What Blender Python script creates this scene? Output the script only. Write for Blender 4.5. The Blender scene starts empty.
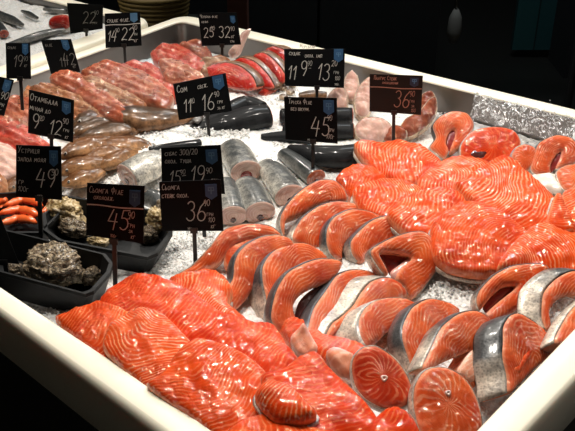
import bpy, bmesh, math, random
import numpy as np
from mathutils import Vector, noise
from mathutils.geometry import delaunay_2d_cdt
random.seed(7)
scn = bpy.context.scene
C = scn.collection
V = Vector
# ------------------------------------------------------------------ camera
F, CX, CY = 850.0, 287.5, 215.5
PITCH = math.atan(505.5/850)
CAM = V((0, 0, 1.70))
RIM, ICE = 0.95, 0.88
FW = V((0, math.cos(PITCH), -math.sin(PITCH)))
UP = V((0, math.sin(PITCH), math.cos(PITCH)))
cam = bpy.data.cameras.new('camera'); co = bpy.data.objects.new('camera', cam); C.objects.link(co)
co.location = CAM; co.rotation_euler = (math.pi/2-PITCH, 0, 0)
cam.sensor_width = 36; cam.lens = F/575*36; cam.clip_start = .02
scn.camera = co

def ray(px, py): return FW + V((1, 0, 0))*((px-CX)/F) - UP*((py-CY)/F)
def P(px, py, z):
    r = ray(px, py); return CAM + r*((z-CAM.z)/r.z)
def PP(px, py, p0, n):
    r = ray(px, py); return CAM + r*((p0-CAM).dot(n)/r.dot(n))
def depth(p): return (p-CAM).dot(FW)

# ------------------------------------------------------------------ materials
M = {}
class NB:
    def __init__(s, name):
        s.m = bpy.data.materials.new(name); s.m.use_nodes = True; s.t = s.m.node_tree; s.n = s.t.nodes
        s.b = s.n['Principled BSDF']; M[name] = s.m
    def new(s, ty, **k):
        o = s.n.new(ty)
        for a, b in k.items(): setattr(o, a, b)
        return o
    def link(s, a, b): s.t.links.new(a, b)
    def coord(s): return s.new('ShaderNodeTexCoord').outputs['Object']
    def noise(s, scale, detail=3, rough=.5, dist=0, vec=None):
        o = s.new('ShaderNodeTexNoise'); o.inputs['Scale'].default_value = scale; o.inputs['Detail'].default_value = detail
        o.inputs['Roughness'].default_value = rough; o.inputs['Distortion'].default_value = dist
        s.link(vec or s.coord(), o.inputs['Vector']); return o.outputs['Fac']
    def ramp(s, fac, stops, interp='LINEAR'):
        o = s.new('ShaderNodeValToRGB'); o.color_ramp.interpolation = interp
        e = o.color_ramp.elements
        while len(e) < len(stops): e.new(.5)
        for i, (p, c) in enumerate(stops):
            e[i].position = p; e[i].color = (*c, 1) if len(c) == 3 else c
        s.link(fac, o.inputs['Fac']); return o.outputs['Color']
    def mix(s, fac, a, b, mode='MIX'):
        o = s.new('ShaderNodeMix', data_type='RGBA', blend_type=mode)
        for k, v in ((0, fac), (6, a), (7, b)):
            if isinstance(v, (int, float)): o.inputs[k].default_value = v
            elif isinstance(v, tuple): o.inputs[k].default_value = (*v, 1)
            else: s.link(v, o.inputs[k])
        return o.outputs[2]
    def attr(s, name): return s.new('ShaderNodeAttribute', attribute_name=name).outputs['Fac']
    def math(s, op, a, b=None, c=None):
        o = s.new('ShaderNodeMath', operation=op)
        for i, v in enumerate((a, b, c)):
            if v is None: continue
            if isinstance(v, (int, float)): o.inputs[i].default_value = v
            else: s.link(v, o.inputs[i])
        return o.outputs[0]
    def bump(s, h, strength=.3, dist=.002, prev=None):
        o = s.new('ShaderNodeBump'); o.inputs['Strength'].default_value = strength; o.inputs['Distance'].default_value = dist
        s.link(h, o.inputs['Height'])
        if prev: s.link(prev, o.inputs['Normal'])
        return o.outputs['Normal']
    def set(s, **k):
        for a, v in k.items():
            i = s.b.inputs[a.replace('_', ' ')]
            if isinstance(v, (int, float)): i.default_value = v
            elif isinstance(v, tuple): i.default_value = (*v, 1) if len(v) == 3 and i.type == 'RGBA' else v
            else: s.link(v, i)
        return s

def plain(name, col, rough=.5, metal=0, coat=0, bumpsc=None, bs=.2, var=.15, **k):
    b = NB(name)
    n = b.noise(14, 4)
    c = b.mix(n, tuple(x*(1-var) for x in col), tuple(min(1, x*(1+var)) for x in col))
    b.set(Base_Color=c, Roughness=rough, Metallic=metal, Coat_Weight=coat, Coat_Roughness=.1, **k)
    if bumpsc: b.set(Normal=b.bump(b.noise(bumpsc, 4), bs, .002))
    return b

def flesh(name, deep, base, pale, line=.5, sharp=.78, rough=.28, wet=1.0, lump=1.0):
    """fish flesh: fat lines follow the stored 'phase'; wet film via coat"""
    b = NB(name)
    big = b.noise(22, 3, .6)
    col = b.mix(b.ramp(big, [(.3, (0, 0, 0)), (.7, (1, 1, 1))]), deep, base)
    ph = b.math('ADD', b.attr('phase'), b.math('MULTIPLY', b.noise(34, 3), 2.2))
    s = b.math('MULTIPLY_ADD', b.math('SINE', b.math('MULTIPLY', ph, 6.2832)), .5, .5)
    ln = b.ramp(s, [(sharp-.18, (0, 0, 0)), (sharp+.16, (1, 1, 1))])
    fade = b.ramp(b.noise(38, 3), [(.36, (.08,)*3), (.60, (1,)*3)])
    lf = b.math('MULTIPLY', b.math('MULTIPLY', ln, fade), line)
    col = b.mix(lf, col, pale)
    # fatty pale border along the skin
    e = b.ramp(b.attr('edge'), [(0, (1, 1, 1)), (.0022, (.7, .7, .7)), (.0042, (0, 0, 0))])
    col = b.mix(b.math('MULTIPLY', e, .5), col, tuple(min(1, x*1.05+.05) for x in pale))
    fine = b.noise(420, 3, .6)
    mid = b.noise(80, 3, .55, .8)
    fleck = b.ramp(b.noise(230, 2, .5), [(.52, (0, 0, 0)), (.64, (1, 1, 1))])
    nm = b.bump(lf, .3, .0010)
    nm = b.bump(mid, .5*lump, .0022, nm)
    nm = b.bump(fine, .3, .0008, nm)
    cn = b.bump(b.noise(80, 0, .5, .8), 1.0, .0065)
    b.set(Base_Color=col, Roughness=b.math('MULTIPLY_ADD', b.noise(60, 2), .3, rough+.12), Subsurface_Weight=.12,
          Subsurface_Radius=(.01, .003, .0015), Subsurface_Scale=.5, Coat_Weight=wet, Coat_Roughness=.04, Coat_IOR=1.6, Specular_IOR_Level=.02, Normal=nm)
    b.link(cn, b.b.inputs['Coat Normal'])
    return b
flesh('salmon_flesh', (.50, .028, .003), (.76, .082, .008), (.90, .34, .14), .38, .74)
flesh('salmon_flesh_red', (.46, .018, .002), (.74, .055, .006), (.88, .26, .08), .32, .74, wet=1.0)
flesh('salmon_flesh_striped', (.54, .030, .003), (.76, .082, .008), (.92, .44, .20), .55, .72)
flesh('steak_flesh', (.44, .036, .007), (.74, .125, .028), (.90, .46, .26), .40, .75)
flesh('steak_flesh_dark', (.32, .018, .006), (.58, .055, .013), (.84, .30, .14), .5, .76, wet=1.0)
flesh('pale_salmon', (.60, .17, .08), (.76, .38, .25), (.86, .6, .48), .4)
flesh('pink_flesh', (.12, .022, .010), (.37, .095, .045), (.55, .25, .14), .35, wet=1.0, lump=1.4)
flesh('tan_flesh', (.10, .034, .014), (.32, .125, .055), (.50, .28, .15), .4, wet=1.0, lump=1.3)
flesh('red_flesh', (.24, .018, .010), (.44, .058, .030), (.56, .22, .13), .35, wet=1.0, lump=1.5)
flesh('tuna_flesh', (.26, .005, .003), (.50, .020, .010), (.66, .20, .12), .35, wet=1.0, lump=1.2)
flesh('white_flesh', (.50, .27, .22), (.68, .46, .38), (.78, .64, .56), .35, wet=1.0, lump=1.3)

def skinmat(name, dark, light, lo=-.1, hi=.6, speck=.5, rough=.38, metal=.15, key='dors', scale=260, coat=.5, spec=.4):
    b = NB(name)
    f = b.math('ADD', b.attr(key), b.math('MULTIPLY_ADD', b.noise(45, 3), .5, -.25))
    col = b.mix(b.ramp(f, [(max(0, lo*.5+.5), (0, 0, 0)), (hi*.5+.5, (1, 1, 1))]), light, dark)
    # note: dors is stored already mapped to 0..1
    v = b.new('ShaderNodeTexVoronoi'); v.inputs['Scale'].default_value = scale; b.link(b.coord(), v.inputs['Vector'])
    sp = b.ramp(v.outputs['Distance'], [(.1, (1-speck,)*3), (.55, (1, 1, 1))])
    col = b.mix(1.0, col, sp, 'MULTIPLY')
    col = b.mix(1.0, col, b.ramp(b.noise(55, 4, .65, .5), [(.35, (.55, .55, .55)), (.62, (1.25, 1.22, 1.15))]), 'MULTIPLY')
    nm = b.bump(v.outputs['Distance'], .25, .0008)
    nm = b.bump(b.noise(70, 3), .4, .0025, nm)
    b.set(Base_Color=col, Roughness=rough, Metallic=metal, Coat_Weight=coat, Coat_Roughness=.1, Specular_IOR_Level=spec, Normal=nm)
    return b
skinmat('salmon_skin', (.075, .08, .085), (.62, .55, .48), -.35, .35, .45)
skinmat('silver_skin', (.085, .092, .095), (.70, .68, .62), .0, .95, .6)
skinmat('grey_skin', (.028, .033, .035), (.20, .20, .19), -.1, .6, .5)
skinmat('black_skin', (.003, .0035, .0045), (.018, .020, .023), -.4, .3, .3, rough=.6, metal=0, coat=.18, spec=.15)
skinmat('brown_skin', (.05, .028, .016), (.28, .15, .08), -.3, .7, .45, rough=.3, metal=0, scale=180, coat=.3, spec=.25)
skinmat('tan_skin', (.13, .055, .022), (.50, .27, .13), -.3, .7, .35, rough=.28, metal=0, scale=180, coat=.3, spec=.25)
skinmat('speckled_skin', (.10, .055, .03), (.60, .45, .32), -.2, .8, .6, rough=.4, metal=0, scale=160)

plain('cream_plastic', (.90, .85, .70), .32, var=.06, Subsurface_Weight=.05, bumpsc=30, bs=.08)
plain('steel', (.22, .21, .20), .28, .9, bumpsc=9, bs=.15)
plain('dark_panel', (.012, .013, .014), .5, var=.3)
plain('dark_base', (.010, .012, .010), .6)
plain('floor_tile', (.016, .016, .014), .45)
plain('charcoal_wall', (.010, .011, .012), .7)
plain('card_black', (.0035, .0042, .0048), .55, var=.2, Specular_IOR_Level=.1)
plain('card_brown', (.010, .006, .005), .5, var=.2, Specular_IOR_Level=.3)
plain('stake_black', (.006, .006, .006), .35)
plain('chalk', (.62, .60, .55), .7)
plain('chalk_dim', (.24, .23, .21), .7)
plain('chalk_red', (.42, .20, .14), .7)
plain('label_blue', (.025, .10, .22), .5)
plain('label_dark', (.02, .03, .06), .5)
plain('label_pale', (.09, .22, .38), .5)
plain('tray_black', (.007, .008, .009), .5, bumpsc=80, bs=.1, Specular_IOR_Level=.3)
plain('eye_silver', (.35, .33, .28), .2, coat=1)
plain('eye_black', (.004, .004, .004), .1, coat=1)
plain('bone', (.74, .50, .38), .4, coat=.5, bumpsc=200)
plain('cavity_red', (.22, .02, .015), .25, coat=1, bumpsc=120, bs=.5)
plain('cavity_dark', (.07, .012, .008), .25, coat=1, bumpsc=120, bs=.5)
plain('membrane', (.72, .36, .30), .25, coat=.8, bumpsc=100, bs=.4, Subsurface_Weight=.1)
plain('belly_white', (.74, .64, .56), .3, coat=.5, bumpsc=80, bs=.3)
plain('fin_dark', (.05, .045, .04), .35, coat=.4, bumpsc=90)
plain('shrimp_shell', (.78, .13, .03), .25, coat=.8, var=.3, bumpsc=120, bs=.3)
plain('wicker', (.16, .11, .03), .6, bumpsc=50)
plain('cloth_pale', (.20, .19, .17), .8)
plain('pipe_metal', (.12, .12, .12), .35, .8)
plain('rust_box', (.12, .035, .022), .6)
b = NB('teal_tile')
br = b.new('ShaderNodeTexBrick', offset=0.0); b.link(b.coord(), br.inputs['Vector'])
br.inputs['Scale'].default_value = 1; br.inputs['Brick Width'].default_value = .2; br.inputs['Row Height'].default_value = .2
br.inputs['Mortar Size'].default_value = .004
br.inputs['Color1'].default_value = (.02, .07, .075, 1); br.inputs['Color2'].default_value = (.024, .085, .085, 1); br.inputs['Mortar'].default_value = (.01, .02, .02, 1)
b.set(Base_Color=br.outputs['Color'], Roughness=.3)
# oyster shell
b = NB('oyster_shell')
n1 = b.noise(60, 5, .7, 1.5)
st = b.math('SINE', b.math('MULTIPLY', b.math('ADD', b.attr('along'), b.math('MULTIPLY', n1, .35)), 55))
c = b.ramp(n1, [(.3, (.03, .02, .01)), (.46, (.22, .14, .07)), (.6, (.62, .50, .33)), (.75, (.14, .10, .055))])
c = b.mix(b.math('MULTIPLY_ADD', st, .25, .25), c, (.05, .045, .03))
b.set(Base_Color=c, Roughness=.42, Coat_Weight=.4, Coat_Roughness=.15, Normal=b.bump(st, .8, .003, b.bump(n1, 1, .006)))
b = NB('oyster_yellow')
n1 = b.noise(55, 4, .65, 1.2)
c = b.ramp(n1, [(.32, (.04, .035, .03)), (.45, (.30, .20, .07)), (.58, (.66, .52, .30)), (.7, (.78, .72, .6))])
b.set(Base_Color=c, Roughness=.35, Coat_Weight=.6, Normal=b.bump(n1, 1, .006))
# ice
b = NB('crushed_ice')
v = b.new('ShaderNodeTexVoronoi'); v.inputs['Scale'].default_value = 170; b.link(b.coord(), v.inputs['Vector'])
v2 = b.new('ShaderNodeTexVoronoi'); v2.inputs['Scale'].default_value = 75; b.link(b.coord(), v2.inputs['Vector'])
h = b.math('ADD', b.math('MULTIPLY', v.outputs['Distance'], .5), v2.outputs['Distance'])
c = b.mix(b.noise(16, 3), (.66, .66, .64), (.84, .83, .81))
b.set(Base_Color=c, Roughness=.28, Subsurface_Weight=.25, Subsurface_Radius=(.02, .025, .03), Subsurface_Scale=.4, Normal=b.bump(h, .9, .006), Coat_Weight=.3)
# clear film
b = NB('clear_film')
mp = b.new('ShaderNodeMapping'); b.link(b.coord(), mp.inputs['Vector']); mp.inputs['Scale'].default_value = (1.6, 1.0, .45); mp.inputs['Rotation'].default_value = (0, .5, 0)
al_ = b.ramp(b.noise(45, 3, .6, 2.5, mp.outputs[0]), [(.50, (.06,)*3), (.60, (.75,)*3), (.66, (.10,)*3)])
b.set(Base_Color=(.95, .95, .95), Roughness=.12, Specular_IOR_Level=1.0, IOR=1.8, Coat_Weight=1.0, Coat_Roughness=.08, Alpha=al_,
      Normal=b.bump(b.noise(55, 2, .5, 3.0), 1.0, .02))

# ------------------------------------------------------------------ mesh helpers
def mesh(name, verts, faces, mats, loc, parent=None, attrs=None, fm=None, smooth=True):
    me = bpy.data.meshes.new(name)
    loc = V(loc)
    me.from_pydata([tuple(V(v)-loc) for v in verts], [], faces)
    if not isinstance(mats, (list, tuple)): mats = [mats]
    for m in mats: me.materials.append(M[m])
    if fm: me.polygons.foreach_set('material_index', fm)
    if smooth: me.polygons.foreach_set('use_smooth', [True]*len(me.polygons))
    for k, a in (attrs or {}).items():
        at = me.attributes.new(k, 'FLOAT', 'POINT'); at.data.foreach_set('value', [float(x) for x in a])
    me.update()
    o = bpy.data.objects.new(name, me); C.objects.link(o)
    if parent: o.parent = parent; o.location = loc - parent.location
    else: o.location = loc
    return o
def tag(o, label, cat, group=None, kind=None):
    if label: o['label'] = label
    if cat: o['category'] = cat
    if group: o['group'] = group
    if kind: o['kind'] = kind
    return o
def thing(name, loc, label, cat, group=None):
    o = bpy.data.objects.new(name, None); C.objects.link(o); o.location = loc; o.empty_display_size = .02
    return tag(o, label, cat, group)
class MB:
    def __init__(s): s.v = []; s.f = []
    def add(s, v, f):
        k = len(s.v); s.v += [V(x) for x in v]; s.f += [tuple(i+k for i in q) for q in f]
    def box(s, lo, hi, ax=None):
        x0, y0, z0 = lo; x1, y1, z1 = hi
        s.add([(x0,y0,z0),(x1,y0,z0),(x1,y1,z0),(x0,y1,z0),(x0,y0,z1),(x1,y0,z1),(x1,y1,z1),(x0,y1,z1)],
              [(3,2,1,0),(4,5,6,7),(0,1,5,4),(1,2,6,5),(2,3,7,6),(3,0,4,7)])
    def tube(s, pts, r, n=8, cap=True, flat=1.0):
        pts = [V(p) for p in pts]; rs = r if isinstance(r, (list, tuple)) else [r]*len(pts)
        k0 = []; vv = []; ff = []
        up = V((0, 0, 1))
        for i, p in enumerate(pts):
            t = (pts[min(i+1, len(pts)-1)] - pts[max(i-1, 0)]).normalized()
            a = t.cross(up)
            if a.length < .1: a = t.cross(V((0, 1, 0)))
            a.normalize(); c = a.cross(t).normalized()
            for j in range(n):
                q = 2*math.pi*j/n
                vv.append(p + a*(rs[i]*math.cos(q)) + c*(rs[i]*flat*math.sin(q)))
        m = len(pts)
        for i in range(m-1):
            for j in range(n):
                ff.append((i*n+j, i*n+(j+1) % n, (i+1)*n+(j+1) % n, (i+1)*n+j))
        if cap: ff.append(tuple(range(n))[::-1]); ff.append(tuple((m-1)*n+j for j in range(n)))
        s.add(vv, ff)
    def build(s, name, mat, loc, parent=None, smooth=False):
        return mesh(name, s.v, s.f, mat, loc, parent, smooth=smooth)

def crom(pts, closed=True, sub=6):
    pts = [np.array(p, float) for p in pts]; n = len(pts); out = []; par = []
    rng = n if closed else n-1
    for i in range(rng):
        g = (lambda k: pts[k % n]) if closed else (lambda k: pts[min(max(k, 0), n-1)])
        p0, p1, p2, p3 = g(i-1), g(i), g(i+1), g(i+2)
        # centripetal-ish damping keeps tight tips tidy
        for j in range(sub):
            t = j/sub
            q = .5*((2*p1)+(-p0+p2)*t*.9+(2*p0-5*p1+4*p2-p3)*t*t+(-p0+3*p1-3*p2+p3)*t**3) if closed is not None else p1
            m1 = (p2-p0)*.42; m2 = (p3-p1)*.42
            q = (2*t**3-3*t**2+1)*p1+(t**3-2*t**2+t)*m1+(-2*t**3+3*t**2)*p2+(t**3-t**2)*m2
            out.append(q); par.append(i+t)
    if not closed: out.append(pts[-1]); par.append(n-1)
    return out, par

PL = {}
NRM = V((.60, -.42, .68)).normalized()
def slab(name, label, cat, poly, z=None, n=None, anchor=None, thick=.028, bulge=.004, er=.004, front='steak_flesh', skin='salmon_skin',
         nskin=None, freq=None, axis=None, chev=.6, res=.0045, rough=.0012, group=None, part='flesh', ext=None, white=None, bone=None, sub=5, sag=0, rim=0.0, p0=None):
    """A cut piece of fish: outline at its own distance, domed cut face, real thickness, skin round its outside."""
    n = V(n).normalized() if n else NRM.copy()
    if anchor is None: anchor = max(poly, key=lambda p: p[1])
    z = ICE+.03 if z is None else z
    p0 = P(anchor[0], anchor[1], z) if p0 is None else p0
    U = V((0, 0, 1)).cross(n)
    if U.length < .05: U = V((1, 0, 0))
    U.normalize(); W = n.cross(U).normalized()
    pts, par = crom(poly, True, sub)
    q = []
    for p in pts:
        w = PP(p[0], p[1], p0, n)-p0
        q.append((w.dot(U), w.dot(W)))
    q = np.array(q)
    # force counter-clockwise, even resample
    area = .5*np.sum(q[:, 0]*np.roll(q[:, 1], -1)-np.roll(q[:, 0], -1)*q[:, 1])
    par = np.array(par)
    if area < 0: q = q[::-1]; par = par[::-1]
    seg = np.linalg.norm(np.roll(q, -1, 0)-q, axis=1); keep = []
    acc = 1e9
    for i in range(len(q)):
        if acc >= res*.75: keep.append(i); acc = 0
        acc += seg[i]
    q = q[keep]; par = par[keep]; nb = len(q)
    lo = q.min(0); hi = q.max(0)
    xs = np.arange(lo[0], hi[0], res); ys = np.arange(lo[1], hi[1], res*.87)
    gx, gy = np.meshgrid(xs, ys); gx = gx+(np.arange(len(ys)) % 2)[:, None]*res*.5
    g = np.stack([gx.ravel(), gy.ravel()], 1)
    def dist(g):
        a = q; b2 = np.roll(q, -1, 0); d = b2-a; L = (d**2).sum(1)+1e-12
        t = np.clip(((g[:, None, :]-a)*d).sum(2)/L, 0, 1)
        return np.sqrt((((a+t[..., None]*d)-g[:, None, :])**2).sum(2).min(1))
    def inside(g):
        x, y = g[:, 0], g[:, 1]; c = np.zeros(len(g), bool)
        for i in range(nb):
            x0, y0 = q[i]; x1, y1 = q[(i+1) % nb]
            m = ((y0 > y) != (y1 > y)) & (x < (x1-x0)*(y-y0)/((y1-y0) if y1 != y0 else 1e-9)+x0)
            c ^= m
        return c
    g = g[inside(g)]; dg = dist(g) if len(g) else np.zeros(0)
    m = dg > res*.45; g = g[m]; dg = dg[m]
    allp = [V(p) for p in q]+[V(p) for p in g]
    vo, eo, fo, ov, _, _ = delaunay_2d_cdt(allp, [(i, (i+1) % nb) for i in range(nb)], [], 1, 1e-7)
    if len(vo) != len(allp):   # self-crossing tips: recompute distances
        allp = vo
    dd = np.concatenate([np.zeros(nb), dg]) if len(vo) == nb+len(g) else dist(np.array([tuple(v) for v in vo]))
    D = max(.004, float(dd.max()))
    if nskin and not axis:
        ob = q[[i for i in range(nb) if par[i] <= nskin-1+1e-6]]
        od = np.sqrt(((np.array([tuple(v) for v in vo])[:, None, :]-ob)**2).sum(2).min(1))
    else: od = dd
    verts = []; ph = []; ed = []
    if axis:
        a0 = PP(axis[0], axis[1], p0, n)-p0; a1 = PP(axis[2], axis[3], p0, n)-p0
        A0 = np.array((a0.dot(U), a0.dot(W))); A1 = np.array((a1.dot(U), a1.dot(W))); ax = (A1-A0)/np.linalg.norm(A1-A0); ay = np.array((-ax[1], ax[0]))
    seed = V((random.random()*50, random.random()*50, 0))
    for v, d, o_ in zip(vo, dd, od):
        e = min(d, er)/er
        h = -er*(1-math.sqrt(max(0, 1-(1-e)**2)))*.9 + bulge*(1-(1-min(1, d/D))**2)
        if axis:
            r = np.array((v[0], v[1]))-A0; uu = float(r@ax); vv = float(r@ay)
            p = (vv+.010*noise.noise(V((uu*9, vv*18, 0))+seed))*(freq or 60) if chev is None else (uu+chev*math.sqrt(vv*vv+2.5e-4)+.016*noise.noise(V((uu*18, vv*18, 0))+seed))*(freq or 130)
        else:
            r0 = math.hypot(v[0]-(lo[0]+hi[0])/2, v[1]-(lo[1]+hi[1])/2); an0 = math.atan2(v[1]-(lo[1]+hi[1])/2, v[0]-(lo[0]+hi[0])/2)
            if nskin: p = (o_+.010*noise.noise(V((v[0]*22, v[1]*22, 0))+seed)+.12*v[0])*(freq or 200)
            else: p = abs(an0)*3.2+d*70+1.0*noise.noise(V((v[0]*22, v[1]*22, 0))+seed)
        hn = rough*(1.0*noise.noise(V((v[0]*45, v[1]*45, 3))+seed)+.5*noise.noise(V((v[0]*110, v[1]*110, 3))+seed)) if d > .001 else 0
        if chev is None: hn += .0022*math.sin(p*6.2832)*min(1, d/.012)
        if sag: hn += -sag*((v[0]-(lo[0]+hi[0])/2)**2+(v[1]-(lo[1]+hi[1])/2)**2)
        verts.append(p0+U*v[0]+W*v[1]+n*(h+hn)); ph.append(p); ed.append(d if not axis else d*1.5+.0008)
    faces = [tuple(f) for f in fo]
    # boundary of the front -> sides -> back
    cnt = {}
    for f in faces:
        for i in range(len(f)):
            a, c = f[i], f[(i+1) % len(f)]; cnt[(a, c)] = 1
    bedges = [(a, c) for (a, c) in cnt if (c, a) not in cnt]
    ex = V(ext) if ext else -n*thick
    bid = {}
    cen = np.array([0., 0.])+q.mean(0)
    for a, c in bedges:
        for k in (a, c):
            if k not in bid:
                s1 = []
                for fr, sh in ((.4, 1.005), (.85, .995), (1, .95)):
                    base = p0+U*vo[k][0]+W*vo[k][1]
                    cc = p0+U*cen[0]+W*cen[1]
                    s1.append(len(verts)); verts.append(cc+(base-cc)*sh+ex*fr-n*er*.9*(1-fr)); ph.append(ph[k]+fr*.5); ed.append(.0)
                bid[k] = s1
    for a, c in bedges:
        A = [a]+bid[a]; Cc = [c]+bid[c]
        for i in range(3): faces.append((c, a, A[1], Cc[1]) if i == 0 else (Cc[i], A[i], A[i+1], Cc[i+1]))
    ci = len(verts); verts.append(p0+U*cen[0]+W*cen[1]+ex*1.0); ph.append(0); ed.append(1)
    # back: triangulate with the outline
    vb, _, fb, ob, _, _ = delaunay_2d_cdt([V(p) for p in q], [(i, (i+1) % nb) for i in range(nb)], [], 1, 1e-7)
    if len(vb) == nb and all(i in bid for i in range(nb)):
        for f in fb: faces.append(tuple(bid[i][2] for i in reversed(f)))
    root = thing(name, p0+ex*.9, label, cat, group); PL[root.name] = (p0, n)
    mesh(part, verts, faces, front, root.location, root, {'phase': ph, 'edge': ed})
    # skin
    if skin:
        N = len(poly)
        i1 = (nskin if nskin else N)-1
        idx = [i for i in range(nb) if par[i] <= i1+1e-6 or not nskin]
        if nskin: idx.sort(key=lambda i: par[i])
        else: idx = list(range(nb))+[0]
        sv = []; sf = []; sd = []
        npt = len(idx)
        for j, i in enumerate(idx):
            pv = q[(i-1) % nb]; nx = q[(i+1) % nb]; t = nx-pv; t = t/(np.linalg.norm(t)+1e-9); o2 = np.array((t[1], -t[0]))
            b0 = p0+U*q[i][0]+W*q[i][1]; on = U*o2[0]+W*o2[1]
            s = j/(npt-1)
            dors = math.sin(math.pi*s)**1.0 if nskin else .35+.3*noise.noise(V((s*9, 1, 2)))
            if white is not None: dors = min(1, max(0, white[0]+(white[1]-white[0])*s))
            for fr, off in ((.0, .0002), (.12, .0018), (.5, .0034), (.9, .0022), (1.02, -.001), (.5, .0008)):
                fr = rim+fr*(1-rim)
                sv.append(b0+on*off+ex*fr-n*er*(.72 if not rim else .9)*(1-fr)); sd.append(dors-.12*fr)
        for j in range(npt-1):
            for k in range(6):
                a = j*6+k; c = j*6+(k+1) % 6
                sf.append((a, c, c+6, a+6))
        if nskin: sf.append(tuple(range(6))[::-1]); sf.append(tuple((npt-1)*6+k for k in range(6)))
        mesh('skin', sv, sf, skin, root.location, root, {'dors': sd})
    if bone:
        w = PP(bone[0], bone[1], p0, n); r = bone[2]*depth(w)/F
        bv = []; bf = []
        for a in range(12):
            for k, (rr, hh) in enumerate(((1.25, .0), (1.1, .0025), (.6, .003), (.25, .0008))):
                an = a*math.pi/6; bv.append(w+n*(hh+bulge*.8)+(U*math.cos(an)+W*math.sin(an))*(r*rr*(1+.15*math.sin(an*3))))
        for a in range(12):
            for k in range(3): bf.append((a*4+k, ((a+1) % 12)*4+k, ((a+1) % 12)*4+k+1, a*4+k+1))
        bf.append(tuple(a*4+3 for a in range(12)))
        tag(mesh('backbone', bv, bf, 'bone', root.location, root), 'pale cut backbone', None)
    return root

def lump(name, poly, off, thick, mat, parent, bulge=.003):
    """extra part on a traced thing, at its face plane shifted by off"""
    p0, n = PL[parent.name]
    r = slab('tmp', 't', 't', poly, n=n, p0=p0+n*off, thick=thick, bulge=bulge, er=.0015, front=mat, skin=None)
    ch = r.children[0]; w = r.location.copy()
    ch.parent = parent; ch.location = w-parent.location+ch.location; ch.name = name
    bpy.data.objects.remove(r); return ch

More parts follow.
